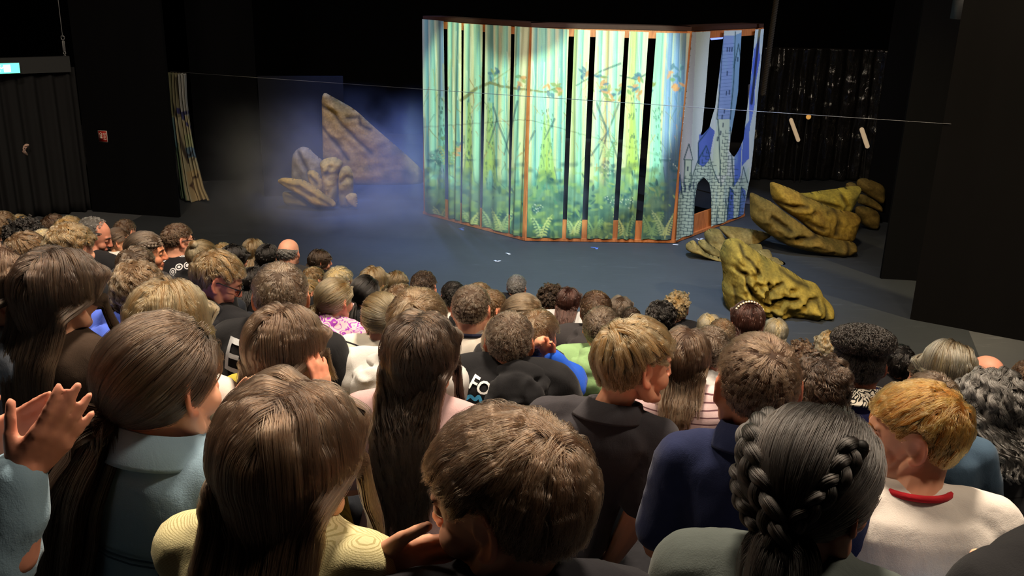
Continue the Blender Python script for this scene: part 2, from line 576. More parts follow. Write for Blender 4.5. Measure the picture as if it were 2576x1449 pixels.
sm = Soup()
for z, x1 in ((0.038, 0.052), (0.020, 0.046), (0.0, 0.05), (-0.020, 0.044), (-0.042, 0.052)):
    sm.tube([(0.012, -0.007, z), (0.022, -0.007, z + 0.008), (0.032, -0.007, z - 0.006), (x1, -0.007, z + 0.006)], 0.0045, k=5)
sm.build('pictogram_flames', wm, fs, False)


# ------------------------------------------------------------------ painted scenery
def seg_dist(P, a, b):
    ab = b - a; t = np.clip(((P - a) @ ab) / max(ab @ ab, 1e-9), 0, 1)
    return np.linalg.norm(P - (a + t[:, None] * ab), axis=1), t


class Paint:
    """collects paint for points given in drawing units"""
    def __init__(self, P, base):
        self.P = P; self.C = np.array(base, dtype=float) * np.ones((len(P), 3))

    def stroke(self, pts, w, col, al=0.85, w2=None, soft=1.3):
        pts = np.asarray(pts, dtype=float); w2 = w if w2 is None else w2; n = len(pts) - 1
        m = max(w, w2) + soft + 1
        k = np.where((self.P[:, 0] > pts[:, 0].min() - m) & (self.P[:, 0] < pts[:, 0].max() + m) & (self.P[:, 1] > pts[:, 1].min() - m) & (self.P[:, 1] < pts[:, 1].max() + m))[0]
        if not len(k): return
        Q = self.P[k]; best = np.full(len(k), 1e9)
        for i in range(n):
            d, t = seg_dist(Q, pts[i], pts[i + 1]); ww = (w + (w2 - w) * (i + t) / n) / 2
            best = np.minimum(best, d - ww)
        a = al * np.clip(0.5 - best / soft, 0, 1)
        self.C[k] = self.C[k] * (1 - a[:, None]) + np.array(col) * a[:, None]

    def leaf(self, c, L, w, ang, col, al=0.85):
        d = np.array([math.cos(ang), math.sin(ang)]); c = np.array(c, dtype=float)
        k = np.where(np.abs(self.P - c).max(1) < L)[0]
        if not len(k): return
        q = self.P[k] - c; u = q @ d / (L / 2); v = q @ np.array([-d[1], d[0]]) / (w / 2)
        e = np.abs(v) - np.clip(1 - u * u, 0, 1) * 1.0
        a = al * np.clip(0.5 - e * w / 4, 0, 1) * (np.abs(u) < 1)
        self.C[k] = self.C[k] * (1 - a[:, None]) + np.array(col) * a[:, None]

    def area(self, mask, col, al=1.0):
        a = (np.asarray(mask, dtype=float) * al)[:, None]
        self.C = self.C * (1 - a) + np.array(col) * a


def n2(P, fx, fy, seed):
    return vnoise(np.c_[P[:, 0] * fx, P[:, 1] * fy, np.full(len(P), 0.37 + seed)], 1.0, seed)


G_ = {k: hx(v) for k, v in dict(cream='d8d3a6', mint='8cc9a8', teal='5fa39a', blue='6f93bd', ochre='b98f4c', olive='8a8f4c', dk='37584a', moss='57704f', brown='7d6444', slate='50707c', lime='b7c46e', deep='2e4f57', pale='e4e3c4').items()}


def forest(P):
    x, y = P[:, 0], P[:, 1]
    p = Paint(P, G_['cream'])
    # warm to cool wash and vertical brush marks
    w = np.clip(0.5 + 0.5 * n2(P, 0.02, 0.004, 1), 0, 1)
    p.area(w * 0.45, hx('c2b26a')); p.area(np.clip((y - 150) / 350, 0, 1), hx('a3b06a'), 0.55); p.area(np.clip(n2(P, 0.05, 0.006, 2), 0, 1), hx('b7d3b0'), 0.7)
    trunks = [(1072, 10, 'teal'), (1086, 12, 'mint'), (1103, 12, 'slate'), (1112, 9, 'blue'), (1133, 8, 'mint'), (1150, 10, 'teal'), (1176, 10, 'mint'), (1200, 16, 'mint'), (1233, 16, 'teal'), (1250, 8, 'mint'), (1272, 12, 'mint'), (1303, 12, 'mint'),
              (1348, 10, 'teal'), (1366, 22, 'mint'), (1391, 12, 'mint'), (1412, 11, 'teal'), (1424, 7, 'mint'), (1450, 9, 'olive'), (1464, 14, 'mint'), (1512, 11, 'mint'), (1530, 8, 'ochre'), (1550, 12, 'mint'), (1597, 18, 'lime'), (1613, 14, 'mint'), (1662, 24, 'mint'), (1688, 16, 'blue'), (1706, 14, 'blue'), (1722, 14, 'slate')]
    for i, (tx, tw, c) in enumerate(trunks):
        lean = (1200 - tx) * 0.035
        pts = [(tx, 40), (tx + lean * 0.5 + 2 * math.sin(i), 220), (tx + lean * 0.9, 400), (tx + lean, 470)]
        p.stroke(pts, tw, G_[c], 0.80, tw * 1.15, 3)
        p.stroke([(q[0] + tw * 0.34, q[1]) for q in pts], 2.4, hx('2f6a6c'), 0.5, 3, 2); p.stroke([(q[0] - tw * 0.3, q[1]) for q in pts], 2.0, hx('c8d8a0'), 0.45, 2, 2)
    # flared tree feet with bark dashes
    for tx, ty, tw, c in ((1232, 470, 30, 'lime'), (1375, 500, 44, 'lime'), (1592, 470, 30, 'lime'), (1180, 470, 20, 'lime'), (1655, 500, 30, 'mint'), (1112, 455, 30, 'mint')):
        for s in (-1, 1):
            p.stroke([(tx + s * tw * 0.10, ty - 210), (tx + s * tw * 0.14, ty - 120), (tx + s * tw * 0.22, ty - 50)], 3, hx('a3b650') if c == 'lime' else G_['mint'], 0.75, tw * 0.62, 4)
            p.stroke([(tx + s * tw * 0.20, ty - 60), (tx + s * tw * 0.5, ty - 12), (tx + s * tw * 1.35, ty + 16)], tw * 0.55, hx('a3b650') if c == 'lime' else G_['mint'], 0.75, 4, 4)
            p.stroke([(tx + s * tw * 0.45, ty - 80), (tx + s * tw * 0.72, ty - 14), (tx + s * tw * 1.4, ty + 6)], 2.5, G_['deep'], 0.6, 1.5, 1.5)
        rg = random.Random(tx)
        for _ in range(46):
            a, b = tx + rg.uniform(-tw * 0.35, tw * 0.36), ty - rg.uniform(-10, 230)
            p.stroke([(a, b), (a + rg.uniform(-1, 1), b + 6)], 3.0, G_['dk'], 0.6, 2, 1)
    # dark left curve of a trunk
    p.stroke([(1066, 300), (1078, 400), (1096, 440), (1135, 475), (1170, 480)], 12, G_['slate'], 0.5, 22, 6)
    # undergrowth
    g = np.clip((y - 430 + 26 * n2(P, 0.03, 0.02, 4)) / 45, 0, 1)
    p.area(g * 0.8, hx('4d7a66')); p.area(np.clip((y - 490 + 24 * n2(P, 0.05, 0.05, 5)) / 60, 0, 1) * 0.85, hx('435f4c'))
    p.area(np.clip(n2(P, 0.06, 0.07, 6) * 1.5, 0, 1) * (y > 400), hx('264a50'), 0.7)
    p.area(np.clip(n2(P, 0.09, 0.11, 7) * 1.6, 0, 1) * (y > 420), hx('8fa55a'), 0.6)
    p.area(np.clip((x - 1668) / 40, 0, 1) * np.clip((y - 40) / 160, 0, 1), hx('4a6698'), 0.6); p.area(np.clip((x - 1655) / 25, 0, 1) * np.clip((y - 330) / 60, 0, 1), hx('3d4d52'), 0.75)
    # branches
    br = [(1160, 252), (1200, 222), (1232, 208), (1258, 216), (1290, 222), (1330, 226), (1372, 232), (1398, 222)]
    p.stroke(br, 9, hx('7a7440'), 0.8, 4); p.stroke([(1232, 208), (1262, 190), (1300, 160)], 4, G_['olive'], 0.6, 2)
    for a in ([(1500, 258), (1520, 310), (1548, 380), (1560, 420)], [(1556, 262), (1530, 330), (1508, 400)], [(1478, 250), (1498, 300)], [(1488, 390), (1530, 330)], [(1240, 270), (1262, 330), (1285, 400)], [(1302, 255), (1280, 340), (1268, 390)],
              [(1345, 330), (1320, 380)], [(1395, 300), (1370, 350)], [(1560, 160), (1510, 180), (1450, 215)], [(1250, 300), (1230, 360)], [(1640, 180), (1600, 200), (1560, 190)]):
        p.stroke(a, 6, G_['deep'], 0.65, 3.5)
    rg = random.Random(5)
    for _ in range(150):
        a, b = rg.uniform(1068, 1730), rg.uniform(190, 430); q = rg.uniform(-0.5, 0.5); L = rg.uniform(8, 34)
        p.stroke([(a, b), (a + L * q + rg.uniform(-3, 3), b + L * 0.6), (a + L * q * 1.6, b + L)], rg.uniform(1.5, 3), rg.choice([hx('9a6f3c'), hx('7c7a40'), hx('4f6f60'), hx('b5824a'), hx('5c7a58')]), 0.6, 1.2, 1.2)
    for _ in range(90):
        a, b = rg.uniform(1068, 1730), rg.uniform(60, 300); L = rg.uniform(40, 160)
        p.stroke([(a, b), (a + rg.uniform(-4, 4), b + L * 0.5), (a + rg.uniform(-5, 5), b + L)], rg.uniform(1.5, 4), rg.choice([hx('dfe3c0'), hx('7fc0a8'), hx('a9a85c'), hx('6fa6b0'), hx('c9b87a')]), 0.55, 1.2, 1.5)
    for _ in range(120):
        a, b = rg.uniform(1068, 1730), rg.uniform(440, 600)
        p.leaf((a, b), rg.uniform(10, 24), rg.uniform(4, 8), rg.uniform(-1.6, 1.6), rg.choice([hx('33564a'), hx('7f9a5a'), hx('2a4a52'), hx('9bab62'), hx('4d7a5c')]), 0.7)
    for cx, cy, rx, ry, n in ((1312, 208, 10, 16, 6), (1392, 226, 22, 14, 12), (1506, 206, 26, 30, 16), (1545, 232, 22, 22, 14), (1600, 216, 18, 34, 14), (1700, 196, 20, 34, 16), (1642, 214, 10, 20, 5), (1240, 190, 14, 14, 6), (1150, 380, 10, 30, 6), (1468, 186, 10, 12, 5), (1120, 360, 8, 40, 5)):
        for _ in range(n):
            c = rg.choice([G_['slate'], G_['slate'], hx('c07f45'), G_['olive'], hx('6f8f5a'), hx('c98f5a')])
            p.leaf((cx + rg.uniform(-rx, rx), cy + rg.uniform(-ry, ry)), rg.uniform(15, 23), rg.uniform(6, 10), rg.uniform(-1.4, 1.4), c, 0.8)
    # bush with flowers, mushrooms, ferns
    for cx, cy, r in ((1100, 395, 24), (1530, 425, 26), (1535, 505, 20), (1575, 505, 20), (1350, 525, 16), (1700, 420, 20)):
        p.area(np.clip((r - np.hypot(x - cx, (y - cy) * 1.1)) / 6, 0, 1) * np.clip(0.6 + n2(P, 0.2, 0.2, 9), 0, 1), G_['deep'], 0.75)
        for _ in range(12): p.leaf((cx + rg.gauss(0, r * 0.5), cy + rg.gauss(0, r * 0.4)), 3.4, 2.6, 0, G_['pale'], 0.5)
    for fx, fy, hgt, n in ((1236, 588, 70, 9), (1262, 585, 60, 8), (1494, 598, 50, 9), (1572, 600, 64, 9), (1640, 600, 66, 10), (1672, 600, 70, 10), (1362, 600, 60, 7), (1108, 560, 40, 6), (1186, 575, 46, 7), (1128, 420, 60, 7), (1444, 590, 40, 7), (1530, 400, 50, 7)):
        for s in (-1, 1):
            top = (fx + s * hgt * 0.45, fy - hgt); fc = rg.choice([hx('b9bb72'), hx('a7b57a'), hx('7f9a63')])
            p.stroke([(fx, fy), (fx + s * hgt * 0.16, fy - hgt * 0.6), top], 2.2, fc, 0.85, 1.2)
            for i in range(n):
                t = 0.2 + 0.8 * i / n; cx = fx + s * hgt * 0.42 * t ** 1.4; cy = fy - hgt * t
                for q in (-1, 1): p.leaf((cx + q * 6 * (1.1 - t * 0.6), cy + 3), 13 * (1.15 - t * 0.7), 4, q * (0.45) + (math.pi if q < 0 else 0) * 0, fc, 0.85)
    p.C *= (0.92 + 0.10 * n2(P, 0.25, 0.02, 12) + 0.07 * n2(P, 0.5, 0.05, 13))[:, None]
    return np.clip(p.C, 0, 1)


def castle(P):
    x, y = P[:, 0], P[:, 1]
    p = Paint(P, hx('c6d2cc'))
    sky = (x < 1752 - (y - 80) * 0.05) & (y < 470); p.area(sky, hx('b9bcc0'))
    X = x + (y - 340) * 0.09   # rows follow the upright direction of the wing
    def inpoly(poly):
        return np.array(points_in(P, np.array(poly, dtype=float)))
    stone, line = hx('b9cdb4'), hx('23464f')
    regs = [[(1697, 612), (1704, 480), (1712, 450), (1722, 470), (1742, 430), (1760, 405), (1775, 360), (1790, 400), (1812, 470), (1830, 440), (1860, 460), (1884, 420), (1884, 545), (1870, 612)],
            [(1722, 470), (1724, 400), (1738, 400), (1738, 470)], [(1790, 440), (1808, 270), (1820, 120), (1845, 120), (1838, 280), (1830, 440)]]
    for r in regs: p.area(inpoly(r), stone, 0.85)
    # blue washes: tower shaft, roofs
    blues = [([(1760, 340), (1782, 315), (1800, 330), (1784, 400), (1768, 420), (1756, 410)], '3a58b8'), ([(1812, 90), (1846, 90), (1838, 300), (1806, 300)], '7b95c9'), ([(1846, 90), (1868, 80), (1852, 330), (1836, 330)], '6d97b8'),
             ([(1896, 130), (1910, 90), (1912, 150), (1890, 270), (1884, 260)], '3350c4'), ([(1884, 230), (1897, 120), (1898, 260), (1884, 330)], '4a69cf'), ([(1870, 330), (1886, 300), (1884, 400), (1866, 420)], '3f5fc4'),
             ([(1848, 380), (1866, 360), (1862, 440), (1846, 470)], '3e62c2'), ([(1704, 470), (1712, 430), (1716, 470), (1706, 500)], '4660b4'), ([(1830, 540), (1838, 470), (1846, 480), (1846, 590), (1826, 600)], '3c5ab4'), ([(1852, 560), (1866, 470), (1878, 480), (1874, 580), (1852, 596)], '4560b0')]
    for poly, c in blues: p.area(inpoly(poly), hx(c), 0.9)
    p.area(np.clip(n2(P, 0.08, 0.03, 3), 0, 1) * (x > 1800), hx('8fb6c6'), 0.5)
    # masonry joints
    rg = random.Random(9)
    top = lambda a: np.interp(a, [1697, 1722, 1742, 1775, 1800, 1822, 1846, 1884], [490, 440, 432, 366, 440, 300, 450, 430])
    for r in range(40):
        yy = 606 - r * 8.2
        for c in range(14):
            xa = 1690 + c * 15 + (7 if r % 2 else 0) - (yy - 600) * 0.085; xb = xa + 15
            if yy < top(min(max(xa, 1697), 1884)) + 6 or xb > 1884 - (yy - 545) * 0.0: continue
            j = rg.uniform(-1.6, 1.6)
            p.stroke([(xa, yy + j), (xb, yy - j - (xa - 1700) * 0.0)], 1.8, line, 0.85, 1.5, 1.0)
            p.stroke([(xa, yy + j), (xa + 0.8, yy - 8)], 1.8, line, 0.85, 1.5, 1.0)
    for r in range(22):
        yy = 300 - r * 9
        p.stroke([(1806 + (300 - yy) * 0.07, yy), (1836 + (300 - yy) * 0.06, yy - 2)], 1.2, hx('3c5a8c'), 0.6, 1.0, 1.0)
    # drawn outlines: gable, turret, windows, arches
    for a in ([(1742, 440), (1775, 366), (1808, 460)], [(1722, 470), (1724, 402), (1738, 402), (1736, 470)], [(1722, 402), (1732, 362), (1741, 402)], [(1760, 412), (1758, 360), (1785, 318)], [(1804, 300), (1812, 200), (1820, 80)], [(1838, 300), (1846, 200), (1850, 80)],
              [(1812, 470), (1808, 330), (1806, 300)], [(1846, 470), (1838, 320)], [(1700, 500), (1712, 440), (1720, 500)], [(1862, 460), (1872, 420), (1882, 460)], [(1740, 600), (1748, 480), (1768, 446), (1788, 480), (1790, 590)], [(1846, 170), (1858, 110), (1866, 170)],
              [(1828, 600), (1838, 472), (1848, 490)], [(1852, 590), (1864, 470), (1876, 500)], [(1800, 600), (1806, 520)], [(1820, 560), (1826, 500), (1832, 540)]):
        p.stroke(a, 2.6, line, 0.9, 2.2, 1.0)
    for wx, wy in [(1730, 420), (1816, 290), (1822, 275), (1818, 310), (1806, 345), (1812, 330), (1856, 145), (1828, 230), (1836, 228), (1830, 180), (1836, 120), (1842, 120), (1830, 120)] + [(1716 + i * 9, 470 + 8 * j - i * 4) for i in range(4) for j in range(2)] + [(1826 + i * 8, 500 - i * 4) for i in range(3)]:
        p.stroke([(wx, wy), (wx - 0.8, wy + 9)], 3.4, hx('1d3350'), 0.85, 3.2, 1.0)
    return np.clip(p.C, 0, 1)


def points_in(P, poly):
    x, y = P[:, 0], P[:, 1]; ins = np.zeros(len(P), dtype=bool); n = len(poly); j = n - 1
    for i in range(n):
        xi, yi = poly[i]; xj, yj = poly[j]
        c = ((yi > y) != (yj > y)) & (x < (xj - xi) * (y - yi) / (yj - yi + 1e-12) + xi)
        ins ^= c; j = i
    return ins


def poly_dist(P, poly):
    d = np.full(len(P), 1e9); near = np.zeros((len(P), 2))
    for i in range(len(poly)):
        a, b = poly[i], poly[(i + 1) % len(poly)]; ab = b - a
        t = np.clip(((P - a) @ ab) / max(ab @ ab, 1e-9), 0, 1); c = a + t[:, None] * ab; q = np.linalg.norm(P - c, axis=1)
        m = q < d; d[m] = q[m]; near[m] = c[m]
    return d, near


# ---- folding screen: three wooden frames with hanging painted strips
A_, B_, Cc_, D_ = [np.array(p) for p in ((-1.342, 13.527, 0), (0.157, 12.176, 0), (2.188, 12.267, 0), (3.509, 13.909, 0))]
SH = 2.788
scr = empty('folding_screen', (A_ + D_) / 2 * [1, 1, 0]); so = np.array(scr.location)
tag(scr, 'folding stage screen of painted forest strips and a blue castle on orange wooden frames', 'folding screen')
wm_, nt_, bb_ = nodes_of('orange_wood')
gv = noise_tex(nt_, 3.0, 5, 0.6, obj_coord(nt_, (6, 6, 1.0)), 1.2)
nt_.links.new(ramp(nt_, gv, [(0.3, hx('9c5526')), (0.7, hx('c8783c'))]), bb_.inputs['Base Color']); bb_.inputs['Roughness'].default_value = 0.6
WOOD = wm_
DKWOOD = plain('dark_wood', hx('3a2216'), 0.7, 0.2, 0.25, 20)


def board(name, a, b, z0, z1, th, back, mat=WOOD):
    """board along a-b, lying 'back' metres behind the wing plane"""
    d = unit((b - a)[:2]); n = np.array([-d[1], d[0]])
    a2 = a[:2] + n * back; b2 = b[:2] + n * back
    P4 = [a2, b2, b2 + n * th, a2 + n * th]
    V = np.array([(*p, z) for z in (z0, z1) for p in P4]) - so
    return obj(name, V, [(0, 3, 2, 1), (4, 5, 6, 7), (0, 1, 5, 4), (1, 2, 6, 5), (2, 3, 7, 6), (3, 0, 4, 7)], mat, scr, False)


for a, b in ((A_, B_), (B_, Cc_), (Cc_, D_)):
    d = unit(b - a)
    board('bottom_rail', a, b, 0.03, 0.30, 0.03, 0.015)
    board('top_rail', a, b, SH - 0.10, SH, 0.04, 0.015)
    board('sill', a, b, 0.012, 0.05, 0.10, -0.02)
    board('post', a + d * 0.002, a + d * 0.055, 0.012, SH, 0.05, -0.005); board('post', b - d * 0.055, b - d * 0.002, 0.012, SH, 0.05, -0.005)
    board('header', a, b, SH + 0.003, SH + 0.055, 0.34, 0.0, DKWOOD)
    for q in (a + d * 0.1, b - d * 0.1):
        n = np.array([-d[1], d[0], 0]); Soup().tube([q + n * 0.05 + [0, 0, 0.012], q + n * 0.25 + [0, 0, 0.012]], 0.011, k=8).xform(np.array(Matrix.Translation(-scr.location))).build('foot', steel, scr)
# upper pelmet board on the centre and left wing that shadows the strips
wing = {'L': (A_, B_), 'C': (B_, Cc_), 'R': (Cc_, D_)}
FAB = painted('painted_fabric', 0.9, 0.10, 90)
strips = [('L', (1062, 48), (1117, 53), (1069, 541), (1122, 556)), ('L', (1127, 55), (1160, 58), (1129, 558), (1157, 566)), ('L', (1168, 59), (1214, 62), (1163, 568), (1209, 580)),
          ('L', (1221, 62), (1285, 66), (1213, 581), (1277, 597)), ('L', (1294, 66), (1333, 69), (1281, 598), (1314, 606)),
          ('C', (1338, 69), (1431, 74), (1325, 606), (1414, 607)), ('C', (1445, 74), (1485, 76), (1424, 607), (1462, 608)), ('C', (1499, 76), (1572, 79), (1476, 608), (1540, 610)),
          ('C', (1583, 79), (1632, 81), (1552, 609), (1595, 611)), ('C', (1651, 82), (1736, 84), (1612, 611), (1688, 612))]


def wing_point(w, u, v, off=-0.03):
    a, b = wing[w]; d = unit(b - a); n = np.array([d[1], -d[0], 0])   # towards the audience
    return on_plane(u, v, a + n * (-off), n)


def wing_frame(w):
    a, b = wing[w]; d = unit(b - a); n = np.array([d[1], -d[0], 0])
    return a, d, n


def map_wing(w, P, off):
    """drawing pixels -> points on the wing"""
    a, d, n = wing_frame(w); p0 = a + n * off
    R = (CX[None] * ((P[:, 0] - 1288) / F_PX)[:, None] - CU[None] * ((P[:, 1] - 724.5) / F_PX)[:, None] + FW[None])
    t = ((p0 - CAM) @ n) / (R @ n)
    return CAM + R * t[:, None]


for si, (w, tl, tr_, bl, br_) in enumerate(strips):
    wd = max(tr_[0] - tl[0], br_[0] - bl[0]); nx = int(wd / 1.8) + 3; ny = 250
    u = np.linspace(0, 1, nx)[None, :, None]; v = np.linspace(0, 1, ny)[:, None, None]
    E = lambda p: np.array(p, dtype=float)
    le = E(tl) * (1 - v) + E(bl) * v; re = E(tr_) * (1 - v) + E(br_) * v
    Pp = (le * (1 - u) + re * u).reshape(-1, 2)
    W3 = map_wing(w, Pp, 0.035)
    a, d, n = wing_frame(w)
    uu = np.tile(np.linspace(0, 1, nx), ny); vv = np.repeat(np.linspace(0, 1, ny), nx)
    off = 0.016 * np.sin(uu * 6.28 * (1.2 + 0.3 * (si % 3)) + si) * (0.25 + 0.75 * vv) + 0.006 * np.sin(uu * 15 + vv * 4 + si)
    W3 = W3 + n[None] * off[:, None]
    W3[:, 2] = np.maximum(W3[:, 2], 0.06)
    i = np.arange(ny - 1)[:, None] * nx + np.arange(nx - 1)[None]
    F = np.stack([i, i + nx, i + nx + 1, i + 1], -1).reshape(-1, 4)
    me = mesh_of('fabric_strip', W3 - so, [F]); vcol(me, forest(Pp))
    o = link('fabric_strip', me, FAB, scr)
# castle wing: one canvas with cut-outs
out = np.array([(1741, 81), (1787, 79), (1777, 200), (1766, 330), (1762, 345), (1785, 318), (1800, 270), (1812, 160), (1822, 77), (1866, 76), (1856, 230), (1840, 340), (1836, 380), (1846, 396), (1872, 350), (1884, 240), (1900, 74), (1922, 73), (1912, 190), (1898, 330), (1886, 450), (1871, 546), (1790, 579), (1791, 500), (1784, 462), (1770, 446), (1757, 462), (1748, 500), (1742, 598), (1698, 612), (1712, 400), (1726, 240)], dtype=float)
st = 1.45
gx, gy = np.arange(1694, 1926, st), np.arange(70, 616, st)
GX, GY = np.meshgrid(gx, gy); Pp = np.c_[GX.ravel(), GY.ravel()]
ins = points_in(Pp, out); nx = len(gx); i = np.arange(len(gy) - 1)[:, None] * nx + np.arange(nx - 1)[None]
F = np.stack([i, i + nx, i + nx + 1, i + 1], -1).reshape(-1, 4); F = F[ins[F].any(1)]
used = np.unique(F); re_ = np.full(len(Pp), -1); re_[used] = np.arange(len(used)); Pu = Pp[used]; F = re_[F]
d_, near_ = poly_dist(Pu, out); Pu = np.where((~ins[used] | (d_ < st * 0.4))[:, None], near_, Pu)
W3 = map_wing('R', Pu, 0.035)
W3[:, 2] = np.clip(W3[:, 2], 0.055, SH - 0.005)
a, d, n = wing_frame('R')
W3 = W3 + n * (0.012 * np.sin(Pu[:, :1] * 0.16) * np.clip((Pu[:, 1:] - 100) / 300, 0, 1))
me = mesh_of('castle_canvas', W3 - so, [F]); vcol(me, castle(Pu)); link('castle_canvas', me, FAB, scr)
# clip lamp under the top rail of the castle wing
lp = map_wing('R', np.array([(1790, 97.0), (1816, 95.0), (1880, 92.0)]), -0.05)
Soup().tube([lp[0] - so, lp[1] - so], 0.018, k=8).build('strip_light', glow('blue_tube', (0.25, 0.35, 1.0), 1.4), scr)


# ---- cable and the gathered painted drape at the left
ca, cb = at_y(428, 180, 13.9), at_y(2392, 312, 9.38)
cab = Soup().tube([ca, ca * 0.5 + cb * 0.5 - [0, 0, 0.01], cb], 0.0034, k=6)
o = cab.build('cable', plain('cable_steel', (0.16, 0.16, 0.17), 0.35, 0.6, 0.1, 30, 0, 0.6)); tag(o, 'taut thin cable strung across the stage in front of the screen', 'cable')
nx, ny = 90, 150
u = np.linspace(0, 1, nx)[None, :, None]; v = np.linspace(0, 1, ny)[:, None, None]
le = np.interp(np.linspace(0, 1, ny), [0, 0.3, 0.6, 1], [422, 428, 438, 450])[:, None, None]; re = np.interp(np.linspace(0, 1, ny), [0, 0.2, 0.35, 0.6, 0.9, 1], [467, 471, 478, 492, 516, 530])[:, None, None]
px = (le * (1 - u) + re * u); py = (178 + u * 4) * (1 - v) + (500 - 4 * np.sin(u * 9)) * v + 0 * px
Pd = np.concatenate([px, py], -1).reshape(-1, 2)
R = (CX[None] * ((Pd[:, 0] - 1288) / F_PX)[:, None] - CU[None] * ((Pd[:, 1] - 724.5) / F_PX)[:, None] + FW[None]); W3 = CAM + R * (13.9 / R[:, 1])[:, None]
uu = np.tile(np.linspace(0, 1, nx), ny); vv = np.repeat(np.linspace(0, 1, ny), nx)
W3[:, 1] += 0.075 * np.sin(uu * 36 + 1.5 * np.sin(vv * 2)) * (1 - 0.55 * vv) + 0.07 * np.sin(uu * 11 + vv) * vv
W3[:, 2] -= W3[:, 2].min() - 0.01
pn = Paint(np.c_[uu * 100, vv * 300], hx('b5ad8e'))
pn.area(uu < 0.33 - 0.1 * np.sin(vv * 3), hx('7f8a6a'), 0.9); pn.area((uu < 0.3) & (vv > 0.55), hx('4d6a52'), 0.8); pn.area((uu < 0.25) & (vv > 0.35) & (vv < 0.62), hx('3f6f86'), 0.7)
pn.area((vv < 0.34) & (uu < 0.62), hx('6d6a50'), 0.7); pn.area((vv < 0.33) & (uu > 0.62), hx('aeb0ae'), 0.9)
pn.area((vv > 0.58) & (vv < 0.66) & (uu > 0.5), hx('5b7f9c'), 0.9); pn.area((vv > 0.48) & (vv < 0.58) & (uu > 0.6), hx('a8b48a'), 0.8); pn.area((vv > 0.76) & (uu > 0.45), hx('c3a878'), 0.6)
for s_, w_, c_ in (([(45, 85), (60, 95), (95, 92)], 12, '2e2f6e'), ([(62, 100), (92, 130)], 9, '3a3f86'), ([(40, 100), (45, 160), (52, 210)], 7, '3a2d2c'), ([(20, 30), (30, 90), (42, 150)], 5, '2e2a26'), ([(70, 225), (80, 205), (96, 195)], 5, '4a3c38'), ([(55, 190), (75, 196), (85, 185)], 6, '3c3434'),
                 ([(50, 262), (62, 245), (82, 247), (85, 240)], 6, '4a3a38'), ([(50, 262), (60, 290)], 5, '5a4034'), ([(10, 180), (18, 210), (14, 240)], 6, '2d4638'), ([(5, 20), (8, 120)], 4, '2c2c26'), ([(50, 10), (52, 60)], 4, '3c372c')):
    pn.stroke(s_, w_, hx(c_), 0.9, w_ * 0.7, 2)
i = np.arange(ny - 1)[:, None] * nx + np.arange(nx - 1)[None]
me = mesh_of('painted_drape', W3, [np.stack([i, i + nx, i + nx + 1, i + 1], -1).reshape(-1, 4)]); vcol(me, np.clip(pn.C, 0, 1))
o = link('painted_drape', me, FAB); sm_ = o.modifiers.new('thick', 'SOLIDIFY'); sm_.thickness = 0.004
tag(o, 'gathered painted cloth drape hanging from the cable at the left', 'drape')


# ---- foam rocks
ROCKM = painted('rock_paint', 0.9, 0.42, 34, 'col', 0.9)


def smooth_poly(poly, it=2):
    for _ in range(it):
        n = np.roll(poly, -1, 0); poly = np.stack([0.8 * poly + 0.2 * n, 0.2 * poly + 0.8 * n], 1).reshape(-1, 2)
    return poly


